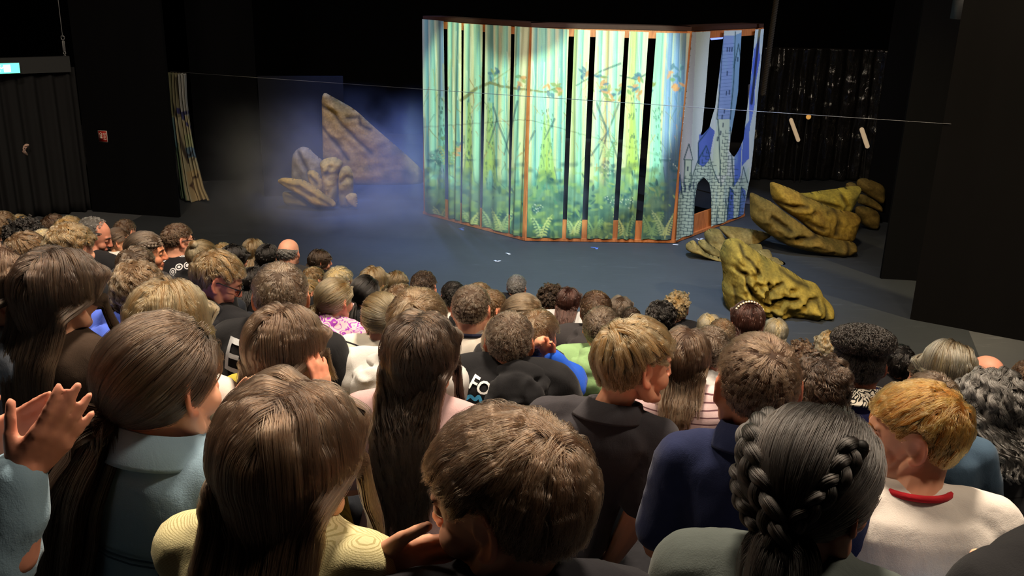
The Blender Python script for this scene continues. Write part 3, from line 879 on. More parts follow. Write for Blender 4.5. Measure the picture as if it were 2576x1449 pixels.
def rock(parent, poly, Y, thick, creases=(), col='8d7434', col2='b59a4a', dark='2c2413', step=3.0, edge=22, seed=1, lean=0.0, name='rock'):
    """sculpted boulder: outline and creases in drawing pixels, body swelling 'thick' metres to both sides of the plane at distance Y"""
    poly = smooth_poly(np.array(poly, dtype=float)); lo, hi = poly.min(0) - step, poly.max(0) + step
    gx, gy = np.arange(lo[0], hi[0], step), np.arange(lo[1], hi[1], step); GX, GY = np.meshgrid(gx, gy); P = np.c_[GX.ravel(), GY.ravel()]
    ins = points_in(P, poly); nx = len(gx); i = np.arange(len(gy) - 1)[:, None] * nx + np.arange(nx - 1)[None]
    F = np.stack([i, i + nx, i + nx + 1, i + 1], -1).reshape(-1, 4); F = F[ins[F].any(1)]
    used = np.unique(F); re_ = np.full(len(P), -1); re_[used] = np.arange(len(used)); F = re_[F]; P = P[used]; ins = ins[used]
    d, near = poly_dist(P, poly); P = np.where(ins[:, None], P, near); d = np.where(ins, d, 0)
    bnd = ~ins | (d < step * 0.35); P = np.where(bnd[:, None], near, P); d = np.where(bnd, 0, d)
    q = np.clip(d / edge, 0, 1); h = np.sqrt(1 - (1 - q) ** 2) * 0.8 + 0.2 * np.clip(d / (edge * 2.5), 0, 1)
    nz_ = n2(P, 0.035, 0.05, seed); nz2 = n2(P, 0.12, 0.14, seed + 1)
    h = h * (1 + 0.22 * nz_) + (0.05 * nz2) * q
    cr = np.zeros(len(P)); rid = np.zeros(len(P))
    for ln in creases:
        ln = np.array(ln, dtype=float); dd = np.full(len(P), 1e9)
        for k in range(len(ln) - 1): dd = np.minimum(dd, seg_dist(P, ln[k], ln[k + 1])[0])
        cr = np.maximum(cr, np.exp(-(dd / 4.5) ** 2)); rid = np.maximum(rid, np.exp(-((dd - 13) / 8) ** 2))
    fac = np.abs(n2(P, 0.045, 0.06, seed + 9)) * 0.22 + np.abs(n2(P, 0.10, 0.09, seed + 10)) * 0.09
    h = h - (0.22 * cr - 0.10 * rid + fac - 0.12) * q
    h = np.where(d <= 0, 0, np.maximum(h, 0.02))
    R = (CX[None] * ((P[:, 0] - 1288) / F_PX)[:, None] - CU[None] * ((P[:, 1] - 724.5) / F_PX)[:, None] + FW[None]); W0 = CAM + R * (Y / R[:, 1])[:, None]
    zmin = W0[:, 2].min()
    W0[:, 1] += lean * (W0[:, 2] - zmin)
    Wf = W0.copy(); Wf[:, 1] -= h * thick; Wb = W0.copy(); Wb[:, 1] += h * thick * 0.7
    V = np.concatenate([Wf, Wb]); n = len(P); V[:, 2] = np.maximum(V[:, 2], 0.0045)
    FF = np.concatenate([F, F[:, ::-1] + n])
    c1, c2, c3 = np.array(hx(col)), np.array(hx(col2)), np.array(hx(dark))
    m = np.clip(0.5 + 0.55 * n2(P, 0.05, 0.06, seed + 3) + 0.3 * n2(P, 0.2, 0.2, seed + 4), 0, 1)[:, None]
    C = c1 * (1 - m) + c2 * m
    hi_ = np.clip(n2(P, 0.16, 0.12, seed + 12) * 1.6 - 0.4, 0, 1)[:, None]; C = C * (1 - 0.5 * hi_) + np.minimum(c2 * 1.45, 1) * 0.5 * hi_
    ol = np.clip(n2(P, 0.04, 0.05, seed + 14) * 1.5, 0, 1)[:, None]; C = C * (1 - 0.55 * ol) + np.array(hx('4d4a20')) * 0.55 * ol
    st_ = np.clip(n2(P, 0.03, 0.11, seed + 6) * 1.4 - 0.25, 0, 1)[:, None]; C = C * (1 - st_ * 0.5) + c3 * st_ * 0.5
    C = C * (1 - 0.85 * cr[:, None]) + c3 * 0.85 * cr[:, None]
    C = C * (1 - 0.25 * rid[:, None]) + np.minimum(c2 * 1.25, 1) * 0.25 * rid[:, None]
    o_ = np.array(parent.location) if parent is not None else np.zeros(3)
    me = mesh_of(name, V - o_, [FF]); vcol(me, np.concatenate([C, C]))
    return link(name, me, ROCKM, parent)


L2 = lambda pts: [(400 + 0.2899 * a, 150 + 0.2899 * b) for a, b in pts]
R4 = lambda pts: [(1650 + 0.2899 * a, 420 + 0.2899 * b) for a, b in pts]
yl = on_floor(800, 521)[1]
o = rock(None, L2([(1410, 268), (1540, 340), (1700, 430), (1850, 570), (2000, 700), (2120, 800), (2290, 960), (2330, 1080), (1950, 1090), (1700, 1085), (1430, 1080), (1415, 560)]), yl + 0.55, 0.10,
         [L2(l) for l in ([(1415, 390), (1520, 450), (1600, 560), (1720, 680), (1850, 800)], [(1420, 580), (1550, 720), (1650, 860)], [(1640, 500), (1740, 490), (1760, 560), (1840, 600)])], '7c6336', 'a08450', '231d14', 4, 24, 3, name='rock_wall')
tag(o, 'sloping brown rock wall piece fading into the blue haze', 'rock')
g = empty('rock_cluster', (*on_floor(800, 521)[:2], 0)); tag(g, 'cluster of sandy foam rocks in the blue haze at the left', 'rock')
for k, (pl, dy, th, crs, c1_, c2_) in enumerate([
        ([(1150, 1200), (1150, 850), (1180, 790), (1240, 752), (1300, 765), (1350, 820), (1420, 870), (1450, 1000), (1440, 1200), (1250, 1210)], 0.34, 0.13, [[(1220, 790), (1280, 900), (1330, 1000)]], '7b7160', '93876e'),
        ([(1390, 900), (1430, 860), (1530, 840), (1590, 880), (1600, 910), (1560, 970), (1555, 1270), (1430, 1270), (1410, 960)], 0.10, 0.16, [[(1420, 990), (1480, 980), (1560, 970)], [(1500, 920), (1460, 990)]], '97803f', 'c4a860'),
        ([(1560, 1275), (1555, 1000), (1590, 930), (1640, 915), (1680, 960), (1690, 1080), (1680, 1278), (1640, 1280)], 0.05, 0.14, [[(1580, 1050), (1640, 1000), (1690, 1020)]], '97803f', 'bda25c'),
        ([(1285, 1000), (1290, 965), (1340, 955), (1390, 990), (1430, 1080), (1410, 1200), (1330, 1190)], 0.05, 0.10, [[(1320, 1000), (1380, 1070)]], '9a8240', 'c4a55a'),
        ([(1018, 1050), (1080, 1020), (1190, 1035), (1250, 1040), (1340, 1090), (1440, 1170), (1530, 1230), (1540, 1278), (1440, 1284), (1350, 1280), (1260, 1200), (1100, 1110)], -0.16, 0.14, [[(1060, 1050), (1200, 1090), (1340, 1170)], [(1230, 1090), (1400, 1190), (1500, 1250)]], '9f8238', 'cba655'),
        ([(1065, 1160), (1100, 1135), (1180, 1150), (1280, 1240), (1300, 1278), (1180, 1275), (1090, 1262)], -0.02, 0.10, [[(1100, 1170), (1200, 1200)]], '85774c', 'a5976a'),
        ([(1610, 1190), (1660, 1155), (1720, 1160), (1725, 1280), (1690, 1283), (1640, 1250)], -0.14, 0.08, [], 'a08648', 'c2a866')]):
    rock(g, L2(pl), yl + dy, th, [L2(l) for l in crs], c1_, c2_, '2f2718', 3, 14, 20 + k)
yb = on_floor(1960, 800)[1]
o = rock(None, R4([(740, 662), (640, 680), (605, 740), (580, 800), (600, 900), (605, 1000), (585, 1060), (600, 1180), (640, 1260), (750, 1290), (950, 1300), (1080, 1308), (1250, 1312), (1480, 1305), (1525, 1260), (1530, 1200), (1490, 1160), (1455, 1130), (1440, 1070), (1400, 1025), (1310, 1010), (1200, 930), (1080, 870), (950, 800), (860, 740), (780, 680)]),
         yb + 0.25, 0.42, [R4(l) for l in ([(740, 690), (745, 750), (800, 790), (850, 860), (855, 890)], [(680, 860), (740, 880), (740, 960), (790, 1040), (860, 1110), (950, 1130)], [(930, 960), (940, 1010), (890, 1070)], [(950, 1000), (1060, 960)], [(1220, 1130), (1290, 1095), (1360, 1100), (1350, 1140)], [(1420, 1150), (1410, 1200), (1360, 1260)], [(960, 1100), (1050, 1070), (1180, 1090)], [(650, 1000), (660, 1100), (665, 1200)], [(1080, 890), (1180, 960), (1300, 1020)], [(940, 1180), (1010, 1260), (1080, 1290)])],
         '77662a', 'aa8f3a', '26200f', 2.6, 46, 5, 0.25, name='boulder')
tag(o, 'large mustard-yellow folded boulder nearest the audience', 'rock')
ys = on_floor(1820, 655)[1]
g = empty('flat_rocks', (*on_floor(1800, 655)[:2], 0)); tag(g, 'pile of flat tan stone slabs behind the yellow boulder', 'rock')
for k, (pl, dy) in enumerate([([(578, 540), (575, 570), (640, 640), (700, 690), (820, 690), (930, 650), (1028, 610), (1000, 595), (800, 560)], 0.75), ([(440, 605), (445, 660), (500, 740), (590, 765), (640, 690), (600, 600), (580, 580), (520, 572)], 0.45), ([(380, 670), (385, 710), (450, 765), (560, 790), (570, 740), (480, 690), (440, 655)], 0.22),
                               ([(270, 700), (275, 745), (420, 785), (560, 822), (620, 800), (450, 770), (380, 700), (350, 665)], 0.0), ([(800, 690), (930, 680), (932, 720), (880, 750), (820, 740)], 0.3), ([(880, 745), (1000, 728), (1018, 780), (980, 808), (900, 800)], 0.12), ([(990, 800), (1060, 798), (1128, 850), (1100, 864), (1000, 840)], -0.05)]):
    rock(g, R4(pl), ys + dy, 0.16, [], '8a7238', 'b2985a', '2c2518', 2.6, 9, 40 + k, 0.9)
yr = on_floor(2050, 642)[1]
g = empty('leaning_rocks', (*on_floor(2040, 642)[:2], 0)); tag(g, 'three long ochre rocks leaning one on another right of the castle', 'rock')
for k, (pl, dy, th, crs, c1_, c2_) in enumerate([
        ([(1240, 235), (1350, 330), (1480, 400), (1600, 430), (1680, 400), (1740, 310), (1810, 180), (1700, 180), (1600, 200), (1450, 215), (1330, 235)], 0.55, 0.22, [[(1260, 250), (1400, 290), (1560, 330)], [(1590, 230), (1620, 320), (1590, 370)]], '7b6a24', 'b59c34'),
        ([(1020, 145), (1018, 250), (1040, 310), (1120, 390), (1250, 470), (1350, 560), (1450, 620), (1600, 650), (1700, 650), (1760, 530), (1790, 430), (1700, 400), (1600, 390), (1450, 330), (1350, 290), (1250, 230), (1150, 190)], 0.22, 0.24, [[(1040, 300), (1180, 340), (1300, 330)], [(1560, 380), (1560, 450), (1530, 560)], [(1480, 390), (1560, 370)], [(1300, 470), (1420, 520)]], '7a5c22', 'a98a34'),
        ([(850, 240), (840, 300), (835, 460), (900, 530), (1000, 600), (1150, 690), (1300, 725), (1500, 765), (1660, 778), (1750, 730), (1740, 660), (1600, 640), (1400, 600), (1300, 520), (1150, 420), (1040, 330), (950, 290)], 0.0, 0.22, [[(1200, 600), (1300, 610), (1400, 590)], [(1650, 660), (1640, 760)], [(1000, 430), (1150, 540)]], '6e5a26', '94793a')]):
    rock(g, R4(pl), yr + dy, th, [R4(l) for l in crs], c1_, c2_, '231d10', 3, 22, 60 + k, 0.25)
y2 = on_floor(2200, 578)[1]
g = empty('rear_rocks', (*on_floor(2180, 578)[:2], 0)); tag(g, 'stack of rounded brown rocks at the rear right, cut by the flat', 'rock')
for k, (pl, dy) in enumerate([([(1745, 160), (1760, 110), (1810, 98), (1870, 115), (1990, 165), (1985, 270), (1965, 335), (1850, 260), (1780, 210)], 0.3), ([(1645, 150), (1690, 130), (1740, 145), (1770, 220), (1660, 230)], 0.35), ([(1780, 220), (1965, 330), (1958, 405), (1850, 350), (1740, 310)], 0.15), ([(1740, 340), (1850, 350), (1950, 400), (1925, 552), (1800, 515), (1735, 430)], 0.0)]):
    rock(g, R4(pl), y2 + dy, 0.16, [], '735c28', '9b8040', '1f190f', 3, 14, 80 + k, 0.1)

# ---- glossy black sheet at the rear right
fm, nt_, bb_ = nodes_of('black_foil'); bb_.inputs['Base Color'].default_value = (0.012, 0.011, 0.010, 1); bb_.inputs['Roughness'].default_value = 0.16; bb_.inputs['Specular IOR Level'].default_value = 0.6
bump(nt_, bb_, noise_tex(nt_, 5, 4, 0.6, obj_coord(nt_, (1.6, 1, 0.6)), 1.0), 0.6, 0.05)
fa, fb = on_floor(1888, 452), on_floor(2204, 457)
o = pleated('foil_sheet', fa, fb, 0.02, 2.35, 0.05, 9, fm, 120, 60, 4)
co_ = np.empty(len(o.data.vertices) * 3, dtype=np.float32); o.data.vertices.foreach_get('co', co_); co_ = co_.reshape(-1, 3); co_[:, 1] += 0.05 * vnoise(co_ * np.array([1, 1, 0.6]), 3.5, 8) + 0.02 * vnoise(co_, 9, 9)
o.data.vertices.foreach_set('co', co_.ravel()); tag(o, 'crumpled glossy black plastic sheet at the rear right', 'sheet')
for (u_, v_, u2_, v2_, rr, lab) in ((1990, 302, 2008, 352, 0.035, 'short warm glowing tube added as a reflection at the left of the glossy sheet'), (2168, 326, 2182, 368, 0.04, 'short warm glowing tube added as a reflection at the right of the glossy sheet')):  # glowing tubes on stands, added in place of reflections in the sheet
    p0, p1 = at_y(u_, v_, fa[1] - 0.22), at_y(u2_, v2_, fa[1] - 0.22)
    rt = empty('sheet_glint', (p0 + p1) / 2); tag(rt, lab, 'reflection'); c_ = (p0 + p1) / 2
    Soup().tube([p0 - c_, p1 - c_], rr, k=10).build('glint_tube', glow('warm_glint', (1.0, 0.74, 0.46), 0.3), rt)
    Soup().tube([p0 - c_ + [0, 0.05, 0.03], p1 - c_ + [0, 0.05, -0.03]], rr * 0.9, k=8).build('added_body', plain('fitting_black', (0.02, 0.02, 0.02), 0.5), rt)
    zt = fa[1]
    Soup().tube([(p1 - c_) + [0, 0.06, 0], (p1 - c_) * [1, 1, 0] + [0.04, 0.06, -c_[2] + 0.01]], 0.014, k=6).build('added_stand', plain('fitting_black', (0.02, 0.02, 0.02), 0.5), rt)
p0 = at_y(2034, 294, fa[1] - 0.25); rt = empty('sheet_glint', p0); tag(rt, 'small glowing amber ball added as a reflection in the glossy sheet', 'reflection')
Soup().ell((0, 0, 0), (0.045, 0.03, 0.045)).build('glint_ball', glow('amber_glint', (1.0, 0.50, 0.12), 0.5), rt)  # added glow standing in for an amber reflection in the sheet
Soup().tube([(0, 0.03, 0), (0, 0.09, 0)], 0.05, k=10).build('added_body', plain('fitting_black', (0.02, 0.02, 0.02), 0.5), rt)
Soup().tube([(0, 0.06, -0.03), (0, 0.06, -p0[2] + 0.01)], 0.014, k=6).build('added_stand', plain('fitting_black', (0.02, 0.02, 0.02), 0.5), rt)

# ---- rope, pole, ceiling box, scraps on the floor
r0_, r1_ = at_y(1947, 40, 13.6), at_y(1919, 238, 13.6)
rp = empty('rope', r1_); tag(rp, 'twisted hanging rope beside the castle wing', 'rope'); Lr = r0_ - r1_ + np.array([0.1, 0, 1.2]) * 0
tt_ = np.linspace(0, 1, 160)
for k in range(3):
    ph = tt_ * 90 + k * 2.09
    Soup().tube((r0_ - r1_)[None] * tt_[:, None] * 1.35 + np.stack([np.cos(ph), np.sin(ph), 0 * ph], -1) * 0.021, 0.021, k=6).build('rope_strand', plain('hemp', hx('2a241a'), 0.9, 0.1, 0.3, 60), rp)
pp0 = at_y(1882, 345, 15.0); pp1 = at_y(1886, 216, 15.0)
po = Soup().tube([(pp0[0], pp0[1], 0.02), pp0, pp1], 0.028, k=8); po.box((pp0[0] - 0.25, pp0[1] - 0.25, 0.006), (pp0[0] + 0.25, pp0[1] + 0.25, 0.03))
tag(po.build('metal_pole', plain('pole_grey', (0.10, 0.10, 0.13), 0.4)), 'thin grey metal pole standing behind the castle wing', 'pole')
bx = at_y(2431, 18, 9.6); bo = empty('wall_box', bx); tag(bo, 'dark grey box with a white oval mark at the top right', 'box')
Soup().box((-0.10, -0.08, -0.115), (0.10, 0.10, 0.16)).build('box_body', plain('box_grey', (0.035, 0.036, 0.038), 0.6), bo, False)
a = np.arange(21) * 2 * math.pi / 20
Soup().tube(np.stack([np.cos(a) * 0.022, np.full(21, -0.082), np.sin(a) * 0.011 - 0.005], -1), 0.006, k=6, caps=False).build('oval_mark', plain('mark_white', (0.55, 0.56, 0.58), 0.5), bo)
Soup().tube([(0, 0.05, 0.16), (0, 0.05, 9 - bx[2] - 0.01)], 0.02, k=8).build('hanger', plain('fitting_black', (0.02, 0.02, 0.02), 0.5), bo)
TW, TB = plain('tape_white', hx('cfd4dc'), 0.6), plain('tape_blue', hx('5a78c8'), 0.6)
for k, (pts, m_, lab) in enumerate([
        ([(1273, 637), (1283, 641)], TW, 'white paper scrap lying right of another on the stage floor'), ([(1244, 656), (1250, 659), (1259, 657)], TW, 'bent white paper scrap lying left of another on the stage floor'),
        ([(1168, 574), (1155, 576), (1166, 580)], TB, 'blue tape corner mark before the left wing of the screen'), ([(1486, 623), (1503, 624), (1500, 628)], TB, 'blue tape corner mark before the centre of the screen'),
        ([(1752, 601), (1760, 604), (1768, 600)], TW, 'pale tape corner mark before the castle wing'), ([(1692, 616), (1706, 617)], TW, 'pale tape strip at the hinge of the castle wing')]):
    P3 = [on_floor(*q) for q in pts]; s_ = Soup()
    for a_, b_2 in zip(P3[:-1], P3[1:]):
        d_ = unit(b_2 - a_); n_ = np.cross([0, 0, 1], d_) * 0.016
        V = np.array([a_ - n_, b_2 - n_, b_2 + n_, a_ + n_]); s_.add(np.concatenate([V + [0, 0, 0.0055], V + [0, 0, 0.0075 + 0.002 * (k % 2)]]), [np.array([[0, 3, 2, 1], [4, 5, 6, 7], [0, 1, 5, 4], [1, 2, 6, 5], [2, 3, 7, 6], [3, 0, 4, 7]])])
    tag(s_.build('tape_mark' if 'tape' in lab else 'paper_scrap', m_, None, False), lab, 'tape' if 'tape' in lab else 'paper scrap')

# ---- low blue haze over the stage
hz = bpy.data.materials.new('stage_haze'); hz.use_nodes = True; nt_ = hz.node_tree
nt_.nodes.remove(nt_.nodes['Principled BSDF']); vs = nt_.nodes.new('ShaderNodeVolumeScatter'); vs.inputs['Anisotropy'].default_value = 0.1; vs.inputs['Color'].default_value = (0.75, 0.82, 1.0, 1)
tc = nt_.nodes.new('ShaderNodeTexCoord'); sp_ = nt_.nodes.new('ShaderNodeSeparateXYZ'); nt_.links.new(tc.outputs['Object'], sp_.inputs[0])
nf = noise_tex(nt_, 0.9, 3, 0.55, tc.outputs['Object'], 0.6)
hgt = math_node(nt_, 'POWER', math_node(nt_, 'MAXIMUM', math_node(nt_, 'SUBTRACT', 1.0, math_node(nt_, 'DIVIDE', sp_.outputs[2], 1.75)), 0.0), 1.3)
xe = math_node(nt_, 'MULTIPLY', math_node(nt_, 'MINIMUM', math_node(nt_, 'MAXIMUM', math_node(nt_, 'MULTIPLY', math_node(nt_, 'ADD', sp_.outputs[0], 4.6), 0.55), 0.0), 1.0),
               math_node(nt_, 'MINIMUM', math_node(nt_, 'MAXIMUM', math_node(nt_, 'MULTIPLY', math_node(nt_, 'SUBTRACT', 1.6, sp_.outputs[0]), 0.6), 0.0), 1.0))
dn = math_node(nt_, 'MULTIPLY', math_node(nt_, 'MULTIPLY', hgt, xe), math_node(nt_, 'MAXIMUM', math_node(nt_, 'MULTIPLY', math_node(nt_, 'SUBTRACT', nf, 0.38), 2.6), 0.0))
nt_.links.new(math_node(nt_, 'MULTIPLY', dn, 1.5), vs.inputs['Density']); nt_.links.new(vs.outputs[0], nt_.nodes['Material Output'].inputs['Volume'])
o = Soup().box((-4.7, 12.1, 0.01), (1.7, 15.6, 1.75)).build('stage_haze', hz, None, False); o['kind'] = 'stuff'; tag(o, 'low blue stage haze drifting over the floor behind the rocks', 'haze')

# ---- unseen disc added in the profile spot's beam to shade the top of the screen
Ls = np.array([1.0, 2.0, 6.6]); tg = at_depth(1328, 22, 11.68); lc_ = Ls + (tg - Ls) * 0.5; ax_ = unit(tg - Ls)
lh = empty('shadow_disc', lc_); tag(lh, 'unseen round black disc added in the light beam to shade the screen top', 'reflection')
Soup().tube([-ax_ * 0.06, ax_ * 0.06], 0.29, k=36).build('added_body', plain('fitting_black', (0.02, 0.02, 0.02), 0.5), lh)
Soup().tube([(0, 0, 0.12), (0, 0, 9 - lc_[2] - 0.01)], 0.012, k=8).build('hanger', plain('fitting_black', (0.02, 0.02, 0.02), 0.5), lh)
# ------------------------------------------------------------------ people: materials
def skin_mat():
    if 'skin' in MATS: return MATS['skin']
    m, nt, b = nodes_of('skin')
    a = attr_node(nt, 'col')
    v = noise_tex(nt, 55, 4, 0.6, obj_coord(nt))
    c = mix_col(nt, 0.12, a.outputs['Color'], ramp(nt, v, [(0.3, (0.75, 0.42, 0.33)), (0.7, (1.0, 0.78, 0.66))]), 'MULTIPLY')
    nt.links.new(c, b.inputs['Base Color'])
    b.inputs['Roughness'].default_value = 0.52; b.inputs['Specular IOR Level'].default_value = 0.35
    b.inputs['Subsurface Weight'].default_value = 0.12; b.inputs['Subsurface Radius'].default_value = (0.012, 0.005, 0.003)
    b.inputs['Subsurface Scale'].default_value = 0.6
    MATS['skin'] = m
    return m


HAIRC = {  # dark, mid, light
    'black': ('070606', '100d0b', '201a16'), 'darkbrown': ('17100b', '2e2018', '55402e'), 'brown': ('291b12', '50392a', '7d5f45'),
    'lightbrown': ('3a2919', '75583c', 'a88763'), 'darkblond': ('4a361f', '8f6f45', 'c6a270'), 'blond': ('6b522c', 'b59563', 'e6c993'),
    'platinum': ('8f7c55', 'd8c391', 'fbeec8'), 'ginger': ('4f2c0c', '9c6224', 'd99a45'), 'grey': ('4a4744', '85807b', 'c2bdb6'),
    'greydark': ('2e2c2a', '5f5b57', 'a5a09a'), 'auburn': ('1d0d0b', '3d2019', '684035'), 'ash': ('2d221a', '5f4c3d', '927a62'),
    'streak': ('2f2216', '75603f', 'e8d9a8'),
}


def hair_mats(c):
    k = 'hair_' + c
    if k in MATS: return MATS[k]
    d, mi, l = [hx(s) for s in HAIRC[c]]
    out = []
    for strands in (True, False):
        m = bpy.data.materials.new(k + ('_strand' if strands else '_mass')); m.use_nodes = True
        nt = m.node_tree
        r = attr_node(nt, 'rnd').outputs['Fac']; t = attr_node(nt, 'tt').outputs['Fac']
        st = [(0.0, d), (0.5, mi), (1.0, l)]
        if c == 'streak': st = [(0.0, d), (0.46, hx('4a3a28')), (0.58, l), (1.0, l)]
        col = ramp(nt, r, st)
        col = mix_col(nt, math_node(nt, 'MULTIPLY', t, 0.35), col, l)
        bs = nt.nodes['Principled BSDF']
        if strands:
            h = nt.nodes.new('ShaderNodeBsdfHairPrincipled'); h.model = 'CHIANG'; h.parametrization = 'COLOR'
            nt.links.new(col, h.inputs['Color'])
            h.inputs['Roughness'].default_value = 0.34; h.inputs['Radial Roughness'].default_value = 0.45
            nt.links.new(h.outputs[0], nt.nodes['Material Output'].inputs['Surface'])
            nt.nodes.remove(bs)
        else:
            col2 = mix_col(nt, 0.45, col, d)
            nt.links.new(col2, bs.inputs['Base Color']); bs.inputs['Roughness'].default_value = 0.55
            bs.inputs['Specular IOR Level'].default_value = 0.12
        out.append(m)
    MATS[k] = tuple(out)
    return MATS[k]


def cloth(name, col, col2=None, pattern=None, rough=0.85, scale=None):
    if name in MATS: return MATS[name]
    m, nt, b = nodes_of(name)
    vec = obj_coord(nt)
    fine = noise_tex(nt, 450, 2, 0.6, vec); big = noise_tex(nt, 9, 3, 0.55, vec)
    base = mix_col(nt, big, tuple(c * 0.9 for c in col), tuple(min(1, c * 1.08) for c in col))
    if pattern == 'stripes':
        sep = nt.nodes.new('ShaderNodeSeparateXYZ'); nt.links.new(vec, sep.inputs[0])
        z = math_node(nt, 'ADD', math_node(nt, 'MULTIPLY', sep.outputs[2], scale[0]), math_node(nt, 'MULTIPLY', sep.outputs[0], scale[2]))
        fr = math_node(nt, 'FRACT', z); f = math_node(nt, 'LESS_THAN', fr, scale[1])
        base = mix_col(nt, f, base, col2)
    elif pattern == 'rings':
        vo = nt.nodes.new('ShaderNodeTexVoronoi'); vo.inputs['Scale'].default_value = scale[0]; vo.inputs['Randomness'].default_value = 0.75
        nt.links.new(vec, vo.inputs['Vector'])
        d = math_node(nt, 'MULTIPLY', vo.outputs['Distance'], 4.6)
        a = math_node(nt, 'GREATER_THAN', math_node(nt, 'FRACT', d), 0.45); c_ = math_node(nt, 'LESS_THAN', d, 2.0)
        base = mix_col(nt, math_node(nt, 'MULTIPLY', a, c_), base, col2)
    elif pattern == 'swirl':
        n = noise_tex(nt, scale[0], 1, 0.4, vec, 1.6)
        f = math_node(nt, 'LESS_THAN', math_node(nt, 'ABSOLUTE', math_node(nt, 'SUBTRACT', math_node(nt, 'FRACT', math_node(nt, 'MULTIPLY', n, 6.0)), 0.5)), scale[1])
        base = mix_col(nt, f, base, col2)
    elif pattern == 'quilt':
        sep = nt.nodes.new('ShaderNodeSeparateXYZ'); nt.links.new(vec, sep.inputs[0])
        fr = math_node(nt, 'ABSOLUTE', math_node(nt, 'SUBTRACT', math_node(nt, 'FRACT', math_node(nt, 'MULTIPLY', sep.outputs[2], scale[0])), 0.5))
        f = math_node(nt, 'GREATER_THAN', fr, 0.46)
        base = mix_col(nt, f, base, tuple(c * 0.35 for c in col))
    nt.links.new(base, b.inputs['Base Color']); b.inputs['Roughness'].default_value = rough
    b.inputs['Specular IOR Level'].default_value = 0.15
    b.inputs['Sheen Weight'].default_value = 0.08
    h = math_node(nt, 'ADD', math_node(nt, 'MULTIPLY', fine, 0.25), noise_tex(nt, 26, 3, 0.55, obj_coord(nt, (1, 1, 0.45)), 0.8))
    bump(nt, b, h, 0.35, 0.006)
    MATS[name] = m
    return m


# ------------------------------------------------------------------ people: head
def head_soup(hs, adult=0):
    s = Soup()
    s.ell((0, -0.010, 0.024), (0.0735, 0.094, 0.081), m=26, k=40)
    s.ell((0, 0.028, 0.008), (0.0635, 0.059, 0.078), m=20, k=32)
    s.ell((0, 0.034, -0.045), (0.0515, 0.050, 0.056), m=18, k=28)
    for x in (-1, 1):
        s.tube([(x * 0.055, -0.002, -0.035), (x * 0.05, 0.022, -0.070), (x * 0.018, 0.066, -0.090)], (0.020, 0.019, 0.016))
        s.ell((x * 0.033, 0.056, -0.034), (0.029, 0.027, 0.028), m=14, k=20)
        s.tube([(0, 0.083, 0.020), (x * 0.038, 0.073, 0.020)], (0.010, 0.010))
        s.ell((x * 0.0095, 0.0965, -0.034), (0.0075, 0.008, 0.0065))
        s.tube([(x * 0.020, 0.080, -0.0625), (0, 0.0885, -0.0590)], (0.004, 0.0058))
        s.tube([(x * 0.018, 0.079, -0.0665), (0, 0.0865, -0.0700)], (0.004, 0.0062))
        # ear
        c = np.array([x * 0.0775, -0.006, -0.004]); ey = np.array([-x * 0.46, 0.88, 0.10]); ez = np.array([0, -0.16, 0.987])
        an = np.radians(np.linspace(-15, 262, 12))
        s.tube(c + np.outer(np.cos(an) * 0.0185, ey) + np.outer(np.sin(an) * 0.0310, ez), np.linspace(0.0040, 0.0050, 12), k=8)
        an = np.radians(np.linspace(60, 250, 7))
        s.tube(c + np.outer(np.cos(an) * 0.0105 + 0.001, ey) + np.outer(np.sin(an) * 0.0195, ez) - np.array([x * 0.0015, 0, 0]), 0.0032, k=8)
        s.ell(c - ez * 0.0300 + ey * 0.005, (0.0055, 0.0085, 0.0095))
        Mx = np.stack([np.cross(ey, ez), ey, ez], 1)
        s.ell(c - np.array([x * 0.0055, 0, 0]), (0.0028, 0.0165, 0.0280), Mx)
        s.ell(c - np.array([x * 0.010, -0.008, 0]), (0.006, 0.012, 0.020), Mx)
    s.tube([(0, 0.086, 0.008), (0, 0.0975, -0.012), (0, 0.104, -0.0305)], (0.0068, 0.0078, 0.0098))
    s.ell((0, 0.070, -0.0885), (0.018, 0.016, 0.0165))
    if adult:
        s.ell((0, 0.066, -0.096), (0.022, 0.018, 0.016))
        s.tube([(0, 0.086, 0.012), (0, 0.105, -0.030)], (0.008, 0.0105))
    s.V = [v * hs for v in s.V]
    return s


def finger_chain(p, d, n, lens, curl, r):
    """points of a bent finger starting at p along d, bending towards n"""
    pts = [p]; a = 0.0
    for L, c in zip(lens, curl):
        a += math.radians(c)
        pts.append(pts[-1] + (d * math.cos(a) + n * math.sin(a)) * L)
    return np.array(pts)


